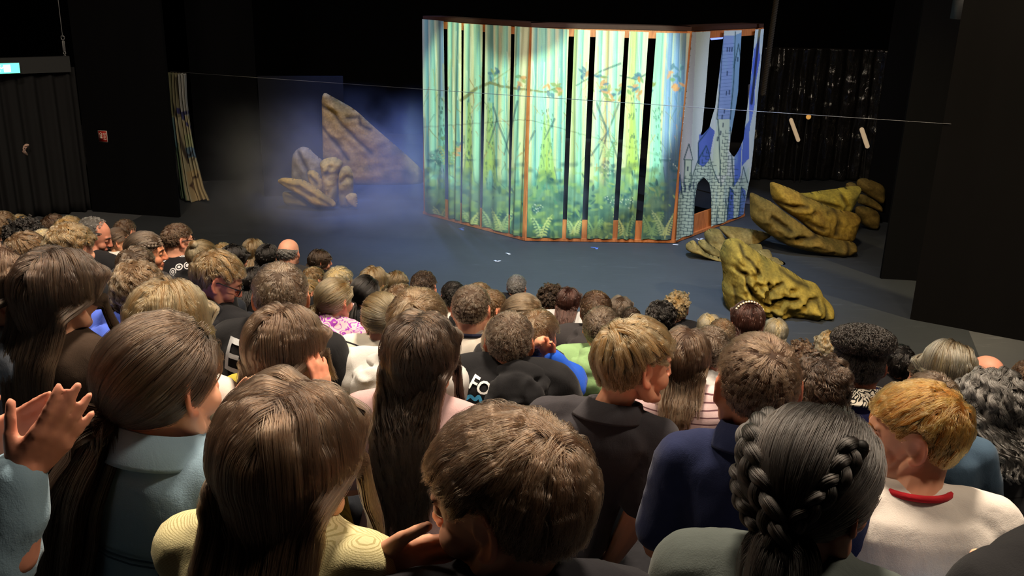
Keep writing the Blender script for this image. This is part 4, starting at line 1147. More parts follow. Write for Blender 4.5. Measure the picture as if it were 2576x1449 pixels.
def hand_soup(w, d, n, side, curl=25, sc=1.0, spread=5, lo=False, thumb=40):
    """w wrist, d finger direction, n palm-facing direction, side +1: thumb towards cross(d,n)"""
    s = Soup(); d = unit(d); n = unit(n - np.dot(n, d) * d); t = np.cross(d, n) * side
    k = 6 if lo else 9
    base = [(-0.026, 0.072, 0.0078, (0.024, 0.015, 0.013)), (-0.009, 0.080, 0.0086, (0.031, 0.020, 0.016)),
            (0.009, 0.082, 0.0090, (0.034, 0.022, 0.017)), (0.026, 0.078, 0.0088, (0.030, 0.020, 0.016))]
    for i, (o, L, r, ln) in enumerate(base):
        kn = w + (d * L + t * o) * sc
        s.tube([w + (d * 0.006 + t * o * 0.62) * sc, kn], np.array([0.0145, 0.0112]) * sc, k=k)
        sp = math.radians((i - 1.5) * spread)
        dd = unit(d * math.cos(sp) + t * math.sin(sp))
        pts = finger_chain(kn, dd, n, np.array(ln) * sc * 1.08, (curl * 0.8, curl, curl * 0.7), r)
        s.tube(pts, np.array([r * 1.02, r, r * 0.92, r * 0.78]) * sc, k=k)
    s.ell(w + (d * 0.042 + n * 0.002) * sc, np.array([0.036, 0.014, 0.040]) * sc, np.stack([t, n, d], 1))
    a = math.radians(thumb)
    td = unit(d * math.cos(a) + t * math.sin(a) + n * 0.35)
    p0 = w + (d * 0.016 + t * 0.020 + n * 0.006) * sc
    s.tube([p0, p0 + td * 0.040 * sc], np.array([0.0155, 0.0115]) * sc, k=k)
    pts = finger_chain(p0 + td * 0.040 * sc, unit(td * 0.9 + d * 0.3), n, (0.026 * sc, 0.021 * sc), (curl * 0.5, curl * 0.5), 0.009)
    s.tube(pts, np.array([0.0098, 0.0094, 0.0078]) * sc, k=k)
    return s


# ------------------------------------------------------------------ people: hair
HC, HR = np.array([0, -0.0095, 0.0235]), np.array([0.0752, 0.0958, 0.0828])
ZMIN_Y = [-0.12, -0.06, -0.032, -0.018, 0.012, 0.030, 0.050, 0.066, 0.12]
ZMIN_Z = [-0.056, -0.050, -0.030, 0.030, 0.036, 0.016, 0.045, 0.062, 0.066]


def hairline(P):
    return P[:, 2] - np.interp(P[:, 1], ZMIN_Y, ZMIN_Z)


def ell_out(P, pad):
    """push points outside of the padded skull ellipsoid; returns points, normals, inside mask"""
    R = HR + np.asarray(pad)[..., None]
    q = (P - HC) / R; l = np.linalg.norm(q, axis=-1, keepdims=True)
    ins = l[..., 0] < 1
    P2 = np.where(ins[..., None], HC + q / np.maximum(l, 1e-6) * R, P)
    n = unit((P2 - HC) / (R * R))
    return P2, n, ins


def cap_out(P, a, b, r):
    ab = b - a; t = np.clip(((P - a) @ ab) / max(ab @ ab, 1e-9), 0, 1)
    c = a + t[..., None] * ab; v = P - c; l = np.linalg.norm(v, axis=-1, keepdims=True)
    r = np.asarray(r)[..., None] if np.ndim(r) else r
    return np.where(l < r, c + v / np.maximum(l, 1e-6) * r, P)


BK_Z = [0.0, 0.10, 0.20, 0.28, 0.35, 0.40, 0.435, 0.46, 0.50, 0.54]
BK_Y = [0.115, 0.112, 0.102, 0.106, 0.110, 0.108, 0.096, 0.082, 0.068, 0.060]


def make_body_out(sp):
    """keeps hair points (head-local) outside of the clothed back and chest"""
    Mh = sp['Mh']; inv = np.linalg.inv(Mh); s, sz, lx, ly, HH, th = sp['dims']

    def fn(p, pad):
        q = p @ Mh[:3, :3].T + Mh[:3, 3]
        k = np.clip(q[:, 2] / (HH * sz), 0, 1.1)
        x, y, z = (q[:, 0] - lx * k) / s, (q[:, 1] - ly * k * k) / s, q[:, 2] / sz
        w = np.sqrt(np.clip(1 - (np.abs(x) / 0.215) ** 2.6, 0, 1))
        b = (np.interp(z, BK_Z, BK_Y) + np.interp(z, [0.44, 0.52], [th, 0])) * w + pad
        on = (z < 0.54) & (w > 0)
        y2 = np.where(on & (y < 0.03) & (y > -b), -b, np.where(on & (y >= 0.03) & (y < b), b, y))
        q = q + np.stack([0 * y, (y2 - y) * s, 0 * y], -1)
        return q @ inv[:3, :3].T + inv[:3, 3]
    return fn


def fib(n):
    i = np.arange(n) + 0.5
    ph = np.arccos(1 - 2 * i / n); th = math.pi * (1 + 5 ** 0.5) * i
    return np.stack([np.cos(th) * np.sin(ph), np.sin(th) * np.sin(ph), np.cos(ph)], -1)


def scalp_roots(n, rng, style):
    D = fib(int(n * 1.75)) + rng.normal(0, 0.04, (int(n * 1.75), 3))
    D = unit(D); P = HC + D * HR
    k = hairline(P) > 0.0
    if style == 'bald':
        k &= (P[:, 2] < 0.052 - 0.25 * np.abs(P[:, 0])) | (P[:, 2] < 0.03)
        k &= P[:, 1] < 0.03
    if style == 'receding':
        k &= ~((P[:, 1] > 0.025) & (P[:, 2] > 0.04))
    return P[k]


def guides(sp, rng, n, grav, caps):
    """guide strands of one head in head-local metres -> (n,m,3) points, layer"""
    st = sp['hair']; L0 = sp.get('len', {'short': 0.042, 'crop': 0.013, 'mop': 0.095, 'long': 0.36, 'bob': 0.21, 'pony': 0.26,
                                         'curly': 0.06, 'bald': 0.012, 'receding': 0.03, 'bun': 0.05, 'wavy': 0.30, 'wavyshort': 0.11, 'braid': 0.3}[st])
    P = scalp_roots(n, rng, st)
    n = len(P)
    _, N, _ = ell_out(P, np.zeros(n))
    lay = rng.uniform(0.002, sp.get('vol', {'short': 0.007, 'crop': 0.004, 'mop': 0.012, 'long': 0.011, 'bob': 0.013, 'pony': 0.006, 'curly': 0.014,
                                            'bald': 0.003, 'receding': 0.005, 'bun': 0.006, 'wavy': 0.020, 'wavyshort': 0.012, 'braid': 0.008}[st]), n)
    if st in ('pony', 'bun', 'braid'):
        tie = np.array(sp.get('tie', (0, -0.105, 0.0)))
        m1 = 9
        u = np.linspace(0, 1, m1)[None, :, None]
        tie_s = ell_out((HC + unit((tie - HC) / HR) * HR * 0.9)[None], np.array([0.006]))[0][0]
        A = P[:, None] * (1 - u) + tie_s * u
        A = ell_out(A.reshape(-1, 3), np.repeat(lay, m1))[0].reshape(n, m1, 3)
        # keep on the surface even where the chord left it
        q = (A - HC); sc = np.linalg.norm(q / (HR + lay[:, None, None]), axis=-1, keepdims=True); A = HC + q / np.maximum(sc, 1e-6)
        A[:, -1] = tie_s + rng.normal(0, 0.004, (n, 3))
        if st == 'bun': return A, lay
        out = unit(tie_s - HC)
        m2 = 14
        tl = L0 * rng.uniform(0.75, 1.05, n)
        d0 = unit(out * 0.8 + np.array(sp.get('taildir', (0, 0, 0))) + grav * 0.5)
        p = A[:, -1] + d0 * 0.01; d = np.repeat(d0[None], n, 0)
        ofs = rng.normal(0, 1, (n, 3)); T = []
        rt = sp.get('tailr', 0.016)
        c = tie_s + d0 * 0.012; dc = d0.copy(); Cc = []
        for k in range(m2):
            dc = unit(dc * 0.72 + grav * 0.34 + np.array(sp.get('taildir', (0, 0, 0))) * 0.12); c = c + dc * L0 / m2
            c = caps(c[None], 0.024)[0]
            Cc.append(c.copy())
        Cc = np.array(Cc)
        v = np.linspace(0, 1, m2)
        wid = rt * (0.45 + 0.75 * np.sin(np.pi * np.minimum(v * 0.9 + 0.12, 1)))
        T = Cc[None] + ofs[:, None] * wid[None, :, None] * 0.6
        cut = (tl / L0)[:, None, None]
        T = np.where(v[None, :, None] <= cut, T, T[np.arange(n), np.minimum((tl / L0 * m2).astype(int), m2 - 1)][:, None])
        return np.concatenate([A, T], 1), lay
    m = {'long': 18, 'wavy': 16, 'bob': 12, 'wavyshort': 10}.get(st, 8)
    L = np.full(n, L0) * rng.uniform(0.82, 1.05, n)
    if st in ('short', 'crop', 'receding', 'bald', 'curly'):
        top = np.clip((P[:, 2] - 0.035) / 0.05, 0, 1); side = sp.get('side', 0.40 if st != 'bald' else 1.0)
        L = L * (side + (1 - side) * top * top * (3 - 2 * top))
    if st == 'mop':
        L = L * np.where(P[:, 1] < -0.03, 0.85, 1.0) * np.clip(0.35 + (P[:, 2] + 0.06) / 0.12, 0.25, 1)
    crown = np.array(sp.get('crown', (0.012, -0.072, 0.088)))
    xp = sp.get('part', 0.0)
    lift = sp.get('lift', {'short': 0.19, 'crop': 0.12, 'mop': 0.10, 'curly': 0.5, 'bald': 0.2, 'receding': 0.35}.get(st, 0.12))

    cj = rng.normal(0, 0.009, (n, 3))

    def comb(p, nn):
        if st in ('long', 'bob', 'wavy', 'wavyshort'):
            sg = np.where(p[:, 0] > xp, 1.0, -1.0)
            topw = np.clip((p[:, 2] - 0.045) / 0.05, 0, 1)[:, None]
            v = topw * np.stack([sg, np.full(n, -0.30), np.full(n, -0.1)], -1) + (1 - topw) * grav
            back = np.clip((-p[:, 1] - 0.02) / 0.05, 0, 1)[:, None]
            v = v * (1 - back * topw) + back * topw * (np.array([0, -1.0, -0.2]) + 0.35 * sg[:, None] * np.array([1.0, 0, 0]))
            # keep the face free
            face = np.clip((p[:, 1] - 0.045) / 0.03, 0, 1)[:, None] * np.clip((0.075 - p[:, 2]) / 0.03, 0, 1)[:, None]
            v = v + face * (np.stack([sg * 1.2, np.full(n, -0.9), np.zeros(n)], -1)) * (0 if sp.get('bangs') else 1)
        else:
            v = unit(p - crown - cj) + np.array(sp.get('sweep', (0, 0, 0)))
            v = v + 0.35 * grav * np.clip((0.06 - p[:, 2]) / 0.05, 0, 1)[:, None]
        return unit(v - (v * nn).sum(-1, keepdims=True) * nn)

    nz = rng.normal(0, 1, (n, 3))
    nl = np.stack([vnoise(P, 28, 3 + i) for i in range(3)], -1)
    T = comb(P, N)
    mess = sp.get('mess', {'short': 0.11, 'crop': 0.04, 'mop': 0.10, 'curly': 0.5, 'long': 0.06, 'bob': 0.05, 'wavy': 0.12, 'wavyshort': 0.25}.get(st, 0.2))
    d = unit(N * lift + T * (1 - lift) + (nl * 0.8 + nz * 0.35) * mess)
    p = P + N * 0.001; out = [p]
    step = (L / m)[:, None]
    gw = {'short': 0.12, 'crop': 0.0, 'mop': 0.30, 'curly': 0.06, 'bald': 0, 'receding': 0.05}.get(st, 0.55) * sp.get('grav', 1)
    cw = {'short': 0.38, 'crop': 0.1, 'mop': 0.42, 'curly': 0.12}.get(st, 0.5)
    for k in range(m):
        _, nn, ins = ell_out(p, lay)
        T = comb(p, nn)
        near = np.linalg.norm((p - HC) / (HR + 0.03), axis=-1, keepdims=True) < 1.05
        d = unit(d * (1 - cw) + np.where(near, T, grav) * cw + grav * gw + nl * mess * 0.25)
        p = p + d * step
        p, _, _ = ell_out(p, lay)
        if st in ('long', 'bob', 'mop', 'wavyshort', 'wavy'):
            qv = (p - HC) / (HR + lay[:, None] + 0.002); ql = np.linalg.norm(qv, axis=-1, keepdims=True)
            hug = (ql > 1.0) & (p[:, 2:3] > -0.035)
            p = np.where(hug, p * 0.25 + 0.75 * (HC + qv / ql * (HR + lay[:, None] + 0.002)), p)
            rr_ = np.hypot(p[:, 0], (p[:, 1] + 0.01) * 0.8); lim_ = 0.070 + lay + sp.get('fan', 0.16) * np.clip(-0.035 - p[:, 2], 0, 1)
            far = (p[:, 2] <= -0.035) & (np.abs(p[:, 0]) > lim_)
            p[:, 0] = np.where(far, p[:, 0] * 0.6 + 0.4 * np.sign(p[:, 0]) * lim_, p[:, 0])
        if st in ('long', 'wavy', 'bob', 'wavyshort'):
            # do not fall through the face
            f = (p[:, 1] > 0.0) & (p[:, 2] < 0.05)
            lim = np.interp(p[:, 2], [-0.1, -0.03, 0.05], [0.060, 0.076, 0.078])
            sg = np.where(p[:, 0] > xp, 1.0, -1.0)
            if not sp.get('bangs'):
                p[:, 0] = np.where(f & (np.abs(p[:, 0]) < lim), sg * lim, p[:, 0])
            p = caps(p, 0.003 + lay * 0.8)
        out.append(p)
    G = np.stack(out, 1)
    if st in ('short', 'crop', 'mop', 'curly', 'receding', 'bald') or (st == 'wavyshort' and L0 < 0.12):
        # cut: fringe above the brows, ears free, neat nape
        zc = np.interp(G[..., 1], [-0.1, -0.055, -0.034, -0.018, 0.018, 0.032, 0.045, 0.06, 0.1], np.array([-0.066, -0.056, -0.035, 0.034, 0.036, 0.014, 0.030, 0.044, 0.050]) + sp.get('cut', 0))
        bad = (G[..., 2] < zc) & (np.arange(m + 1)[None] > 0)
        first = np.where(bad.any(1), bad.argmax(1), m + 1)
        idx = np.minimum(np.arange(m + 1)[None], np.maximum(first - 1, 1)[:, None])
        G = np.take_along_axis(G, idx[..., None].repeat(3, -1), 1)
        seg = np.maximum(idx.max(1), 1)
        u = np.linspace(0, 1, m + 1)[None] * seg[:, None]; i0 = np.minimum(u.astype(int), seg[:, None] - 1); fr_ = (u - i0)[..., None]
        G = np.take_along_axis(G, i0[..., None].repeat(3, -1), 1) * (1 - fr_) + np.take_along_axis(G, (i0 + 1)[..., None].repeat(3, -1), 1) * fr_
    if st in ('curly', 'wavy', 'wavyshort') or sp.get('wave'):
        s = np.linspace(0, 1, m + 1)[None] * L[:, None]
        amp, wl = sp.get('wave', {'curly': (0.007, 0.022), 'wavy': (0.010, 0.065), 'wavyshort': (0.008, 0.05)}.get(st, (0.005, 0.07)))
        ph = 6.28 * vnoise(P, 14, 9)[:, None] * 2 + rng.normal(0, 0.5, (n, 1))
        Tn = unit(np.gradient(G, axis=1)); B = unit(np.cross(Tn, unit(G - HC))); C = np.cross(Tn, B)
        env = np.minimum(s / 0.03, 1)[..., None]
        G = G + env * amp * (B * np.sin(s * 6.283 / wl + ph)[..., None] + 0.6 * C * np.cos(s * 6.283 / wl + ph)[..., None])
    return G, lay


def expand(G, rng, per, rad, clump, fr=0.0015):
    """children strands around the guides"""
    n, m, _ = G.shape
    T = unit(np.gradient(G, axis=1)); O = unit(G - HC - np.array([0, 0, 0.0]))
    B = unit(np.cross(T, O)); C = np.cross(T, B)
    a = rng.uniform(0, 6.283, (n, per)); r = rad * np.sqrt(rng.uniform(0, 1, (n, per)))
    s = np.linspace(0, 1, m)
    k = (1 - clump * s ** 0.8)
    u = (r * np.cos(a))[:, :, None] * k; v = (r * np.sin(a) * 0.55)[:, :, None] * k
    ph = rng.uniform(0, 6.283, (n, per, 1)); fq = rng.uniform(2, 6, (n, per, 1))
    u = u + fr * s * np.sin(fq * s * 3 + ph) * rng.uniform(0, 2, (n, per, 1))
    v = v + fr * s * np.cos(fq * s * 2.4 + ph) * rng.uniform(0, 2, (n, per, 1))
    Q = G[:, None] + B[:, None] * u[..., None] + C[:, None] * v[..., None]
    # length variation
    cut = rng.uniform(0.86, 1.0, (n, per))[..., None, None]
    root = Q[:, :, :1]
    return Q.reshape(-1, m, 3)


def cards(G, width):
    """one tapered ribbon lock per guide"""
    n, m, _ = G.shape
    T = unit(np.gradient(G, axis=1)); O = unit(G - HC); B = unit(np.cross(T, O))
    s = np.linspace(0, 1, m); w = (0.55 + 0.6 * np.sin(math.pi * np.clip(s * 0.75 + 0.2, 0, 1))) * (1 - 0.75 * np.clip((s - 0.75) / 0.25, 0, 1))
    ln_ = np.linalg.norm(np.diff(G, axis=1), axis=-1).sum(1); w = width * np.clip(ln_ / 0.045, 0.2, 1)[:, None] * w[None]
    bow = unit(np.cross(B, T))
    sgn = np.sign((bow * O).sum(-1, keepdims=True)); bow = bow * sgn
    L = G - B * w[..., None] - bow * (w * 0.30)[..., None]; R = G + B * w[..., None] - bow * (w * 0.30)[..., None]
    V = np.stack([L, G, R], 2).reshape(-1, 3)
    i = np.arange(n)[:, None, None] * m * 3 + np.arange(m - 1)[None, :, None] * 3 + np.arange(2)[None, None, :]
    F = np.stack([i, i + 1, i + 4, i + 3], -1).reshape(-1, 4)
    return V, F, np.repeat(np.tile(s, (n, 1)).reshape(-1), 3)


def curves_obj(name, P, radius, mat, parent, rnd):
    n, m, _ = P.shape
    hc = bpy.data.hair_curves.new(name)
    hc.add_curves([m] * n)
    hc.attributes['position'].data.foreach_set('vector', P.astype(np.float32).ravel())
    s = np.linspace(0, 1, m)
    rr = (radius * (1 - 0.65 * s ** 1.5))[None].repeat(n, 0)
    a = hc.attributes.get('radius') or hc.attributes.new('radius', 'FLOAT', 'POINT')
    a.data.foreach_set('value', rr.astype(np.float32).ravel())
    a = hc.attributes.new('rnd', 'FLOAT', 'POINT'); a.data.foreach_set('value', np.repeat(rnd, m).astype(np.float32))
    a = hc.attributes.new('tt', 'FLOAT', 'POINT'); a.data.foreach_set('value', np.tile(s, n).astype(np.float32))
    hc.materials.append(mat)
    o = bpy.data.objects.new(name, hc); COL.objects.link(o)
    if parent: o.parent = parent
    return o


def cap_mesh(style, thick, m=30, k=44):
    th = np.linspace(0.02, math.pi * 0.86, m); ph = np.arange(k) * 2 * math.pi / k
    D = np.stack([np.sin(th)[:, None] * np.cos(ph), np.sin(th)[:, None] * np.sin(ph), np.cos(th)[:, None] * np.ones(k)], -1).reshape(-1, 3)
    P = HC + D * HR
    h = hairline(P)
    if style == 'bald': h = np.minimum(h, np.where(P[:, 1] < 0.03, 0.054 - 0.25 * np.abs(P[:, 0]) - P[:, 2], -1))
    if style == 'receding': h = np.minimum(h, np.where((P[:, 1] > 0.02), 0.046 - P[:, 2], 1) + 0.0)
    t = np.where(h > 0, thick * np.clip(h / 0.012, 0, 1), np.maximum(h, -0.012) * 0.7)
    P = P + unit(D / HR) * t[:, None]
    i = np.arange(m - 1)[:, None] * k; j = np.arange(k)[None]; j2 = (j + 1) % k
    F = np.stack([i + j, i + k + j, i + k + j2, i + j2], -1).reshape(-1, 4)
    keep = (h[F] > -0.010).all(1)
    return P, F[keep]


def make_hair(sp, root, Mh):
    """Mh: 4x4 head-local -> person-local"""
    rng = np.random.default_rng(sp['seed'])
    st = sp['hair']
    if st == 'none': return
    Rm = Mh[:3, :3]; hs = np.linalg.norm(Rm[:, 0])
    grav = unit(np.linalg.inv(Rm) @ np.array([0, 0, -1.0]))
    lc = make_body_out(sp)
    wpx = 0.18 * F_PX / sp['D']
    ng, nst = (420, 24000) if wpx > 300 else (300, 10000) if wpx > 150 else (190, 4200) if wpx > 95 else (120, 2500)
    if st in ('long', 'wavy'): nst = int(nst * 1.25)
    if st in ('short', 'crop'): ng = int(ng * 1.5); nst = int(nst * 1.5)
    G, lay = guides(sp, rng, ng, grav, lc)
    n = len(G)
    tr = lambda P: P @ Rm.T + Mh[:3, 3]
    ms, mm = hair_mats(sp['hc'])
    thick = {'crop': 0.0025, 'bald': 0.0015, 'receding': 0.003, 'short': 0.004, 'pony': 0.004, 'bun': 0.004, 'braid': 0.004}.get(st, 0.005)
    CP, CF = cap_mesh(st, thick, *((30, 44) if wpx > 150 else (20, 30)))
    wid = {'crop': 0.004, 'bald': 0.003, 'receding': 0.005, 'short': 0.0085, 'curly': 0.007}.get(st, 0.0105)
    gr = np.clip(0.5 + 0.33 * vnoise(G[:, 0], 30, sp['seed'] % 50) + rng.normal(0, 0.17, n), 0, 1)
    KV, KF, ks = cards(G, wid)
    if st in ('crop', 'bald', 'receding'): KV = KV[:0].reshape(0, 3); KF = KF[:0]; ks = ks[:0]
    V = np.concatenate([CP, KV]); me = mesh_of('hair', tr(V), [np.concatenate([CF, KF + len(CP)])])
    vfloat(me, np.concatenate([np.clip((0.36 if st in ('short', 'crop', 'bald', 'receding') else 0.16) + 0.22 * vnoise(CP, 90, 4), 0, 1), np.repeat(gr * 0.75, len(KV) // n)]), 'rnd')
    vfloat(me, np.concatenate([np.zeros(len(CP)), ks]), 'tt')
    hair = link('hair', me, mm, root)
    per = max(2, nst // n)
    gap = 0.66 * math.sqrt(0.055 / n) if st not in ('bald', 'receding') else 0.009
    S = expand(G, rng, per, max(wid * 1.5, gap), {'crop': 0.0, 'bald': 0.0, 'receding': 0.1, 'long': 0.45, 'short': 0.35, 'mop': 0.6, 'curly': 0.7, 'wavy': 0.75, 'wavyshort': 0.7}.get(st, 0.4),
               0.0025 if st != 'crop' else 0.0006)
    rnd = np.clip(np.repeat(gr, per) + rng.normal(0, 0.15, len(S)), 0, 1)
    rad = float(np.clip(0.42 * sp['D'] / F_PX, 0.00023, 0.0013)) * (0.8 if st == 'crop' else 1)
    s = curves_obj('hair_strands', tr(S), rad, ms, hair, rnd)
    s['kind'] = 'stuff'
    if st == 'bun':
        tie = np.array(sp.get('tie', (0, -0.1, 0.06))); c = HC + unit((tie - HC) / HR) * (HR + 0.016)
        rb = sp.get('bunr', 0.030)
        a = rng.uniform(0, 6.283, 700); sl = np.linspace(0, 3.8, 14)
        e1 = unit(np.cross(unit(c - HC), [0.3, 0.2, 1.0])); e2 = np.cross(unit(c - HC), e1); e3 = unit(c - HC)
        el = rng.uniform(-0.9, 1.2, 700)
        pth = c + rb * ((np.cos(el)[:, None] * np.cos(a[:, None] + sl))[..., None] * e1 + (np.cos(el)[:, None] * np.sin(a[:, None] + sl))[..., None] * e2
                        + np.sin(el)[:, None, None] * e3 * 0.8) * rng.uniform(0.93, 1.06, (700, 1, 1))
        b = Soup().ell(c, (rb * 0.93,) * 3, m=8, k=12); Vb, Fb = b.arrays(); mb = mesh_of('hair_bun', tr(Vb), Fb)
        vfloat(mb, np.full(len(Vb), 0.2), 'rnd'); vfloat(mb, np.zeros(len(Vb)), 'tt')
        bo = link('hair_bun', mb, mm, root)
        q = curves_obj('hair_strands', tr(pth), rad, ms, bo, rng.uniform(0.2, 1, 700)); q['kind'] = 'stuff'
    if st == 'pony' and sp.get('tiecol'):
        G0 = G[:, 9].mean(0); ax = unit(G[:, 11].mean(0) - G[:, 8].mean(0))
        scrunchie(root, Mh, G0, ax, sp.get('tier', 0.016), sp.get('tieth', 0.006), cloth('hair_tie_' + sp['tiecol'], hx(sp['tiecol'])))
    for br in sp.get('braids', []):
        braid(root, Mh, np.array(br[0], dtype=float), br[1], ms, mm, rng, rad, grav, lc)
    return hair


def scrunchie(root, Mh, c, ax, R, r, mat):
    e1 = unit(np.cross(ax, [0.3, 0.9, 0.2])); e2 = np.cross(ax, e1)
    k, q = 36, 10
    a = np.arange(k) * 2 * math.pi / k; b = np.arange(q) * 2 * math.pi / q
    rr = r * (1 + 0.18 * np.sin(a * 9))
    P = c + (R + rr[:, None] * np.cos(b))[..., None] * (np.cos(a)[:, None, None] * e1 + np.sin(a)[:, None, None] * e2) + (rr[:, None] * np.sin(b))[..., None] * ax * 1.5
    P = np.concatenate([P, P[:1]])
    s = Soup().rings(P, close=False)
    V, F = s.arrays()
    obj('hair_tie', V @ Mh[:3, :3].T + Mh[:3, 3], F, mat, root)


def braid(root, Mh, path, width, ms, mm, rng, rad, grav, lc):
    """three-strand plait along a path of head-local points"""
    t0 = np.linspace(0, 1, len(path)); n = 60
    t = np.linspace(0, 1, n)
    C = np.stack([np.interp(t, t0, path[:, i]) for i in range(3)], -1)
    for _ in range(6): C[1:-1] = 0.5 * C[1:-1] + 0.25 * (C[:-2] + C[2:])
    T = unit(np.gradient(C, axis=0)); O = unit(C - HC); B = unit(np.cross(T, O)); O = np.cross(B, T)
    ln = np.linalg.norm(np.diff(C, axis=0), axis=1).sum()
    w = ln / (width * 4.2)
    sou = Soup(); St = []
    wd = width * (1 - 0.35 * t)
    for j in range(3):
        ph = 2 * math.pi * (t * w + j / 3)
        ctr = C + B * (np.sin(ph) * wd * 0.62)[:, None] + O * ((np.sin(2 * ph) * 0.34 + 0.3) * wd)[:, None]
        r = wd * 0.52
        sou.tube(ctr, r, k=9, flat=None)
        TT = unit(np.gradient(ctr, axis=0)); B2 = unit(np.cross(TT, O)); O2 = np.cross(B2, TT)
        m = 260
        a = rng.uniform(0, 6.283, m)
        P = ctr[None] + (r * 1.0)[None, :, None] * (np.cos(a)[:, None, None] * B2 + np.sin(a)[:, None, None] * O2) * rng.uniform(0.96, 1.08, (m, 1, 1))
        St.append(P)
    V, F = sou.arrays(); me = mesh_of('plait', V @ Mh[:3, :3].T + Mh[:3, 3], F)
    vfloat(me, np.full(len(V), 0.3), 'rnd'); vfloat(me, np.zeros(len(V)), 'tt')
    o = link('plait', me, mm, root)
    S = np.concatenate(St)
    q = curves_obj('hair_strands', S @ Mh[:3, :3].T + Mh[:3, 3], rad, ms, o, rng.uniform(0.1, 1, len(S))); q['kind'] = 'stuff'


# ------------------------------------------------------------------ people: bodies
HEAD_H = 0.56
TORSO = [(0.00, 0.150, 0.105, 0.00), (0.05, 0.155, 0.112, 0.00), (0.12, 0.142, 0.098, 0.00), (0.20, 0.130, 0.087, 0.004), (0.28, 0.136, 0.090, 0.006),
         (0.35, 0.147, 0.093, 0.004), (0.40, 0.150, 0.088, -0.002), (0.435, 0.118, 0.074, -0.010), (0.460, 0.075, 0.058, -0.014), (0.480, 0.052, 0.050, -0.014)]
ARMS = {'lap': ((0.205, 0.035, 0.195), (0.085, 0.215, 0.150)), 'clap': ((0.205, 0.085, 0.215), (0.045, 0.250, 0.330)),
        'down': ((0.215, -0.015, 0.185), (0.225, 0.030, -0.02)), 'chin': ((0.150, 0.205, 0.245), (0.060, 0.125, 0.455)), 'wide': ((0.235, 0.03, 0.205), (0.11, 0.225, 0.17))}
GAR = {'tee': (0.010, 0.55), 'shirt': (0.013, 0.55), 'long': (0.011, 1.0), 'sweat': (0.016, 1.0), 'hoodie': (0.019, 1.0), 'jacket': (0.027, 1.0), 'vest': (0.034, 0.0)}
PLANE = np.array([-0.1031, -0.2805, 3.0675])
ROWN = unit(np.array([0.345, 0.939]))
PEOPLE = []


ROW0, PITCH_T, SEAT_UNDER = 1.05, 0.75, 0.58
SPECS = []


def row_z(t):
    return PLANE[2] - 0.2988 * t - SEAT_UNDER


def at_row(sp, t):
    """head centre on the pixel ray where it crosses the upright plane of one seating row"""
    hs = sp['hs']; D = 3.0
    for _ in range(8):
        d = ray(sp['cx'], sp['top'] + sp.get('tc', 0.112) * hs * F_PX / D)
        D = t / (d[0] * ROWN[0] + d[1] * ROWN[1])
    return CAM + d * D, D


def seat_rows():
    """assign everybody to a row: near the sloping plane through the heads, neighbours a shoulder apart"""
    n = len(SPECS); T0 = []
    WID = {'crop': 0.151, 'short': 0.160, 'bald': 0.150, 'receding': 0.153, 'pony': 0.156, 'bun': 0.158, 'braid': 0.165, 'mop': 0.176, 'bob': 0.184, 'long': 0.184, 'wavy': 0.20, 'wavyshort': 0.178, 'curly': 0.178}
    for sp in SPECS:
        w0 = WID[sp['hair']]; az = math.atan2(sp['cx'] - 1288, F_PX)
        hy = math.radians(sp.get('yaw', 14)) - az
        W = math.hypot(w0 * math.cos(hy), (w0 + 0.036) * math.sin(hy)) * sp['hs']
        D = W * F_PX / sp['w']
        d = ray(sp['cx'], sp['top'] + sp.get('tc', 0.112) * sp['hs'] * F_PX / D)
        T0.append((CAM + d * D)[:2] @ ROWN)
    T0 = np.array(T0); T = T0.copy(); top = np.array([sp['top'] for sp in SPECS]); lim = np.interp(T0, [1.0, 1.8, 3.0, 6.0], [0.03, 0.10, 0.26, 0.5])
    along = lambda i, t: (lambda h: h[0] * ROWN[1] - h[1] * ROWN[0])(at_row(SPECS[i], t)[0])
    S = np.array([along(i, T[i]) for i in range(n)])
    for it in range(60):
        push = np.zeros(n)
        for i in range(n):
            for j in range(i + 1, n):
                ds = abs(S[i] - S[j])
                if ds < 0.34:
                    need = 0.42 * math.sqrt(1 - (ds / 0.34) ** 2); dt = T[i] - T[j]
                    if abs(dt) < need:
                        sg = 1.0 if top[i] < top[j] else -1.0
                        p = (need - dt * sg) * 0.22
                        push[i] += sg * p; push[j] -= sg * p
        T = np.clip(T + push * 0.5, T0 - lim, T0 + lim)
        S = np.array([along(i, T[i]) for i in range(n)]) if it % 10 == 9 else S
    for sp, t in zip(SPECS, T):
        sp['t'] = float(t); sp['hw'], sp['D'] = at_row(sp, t)


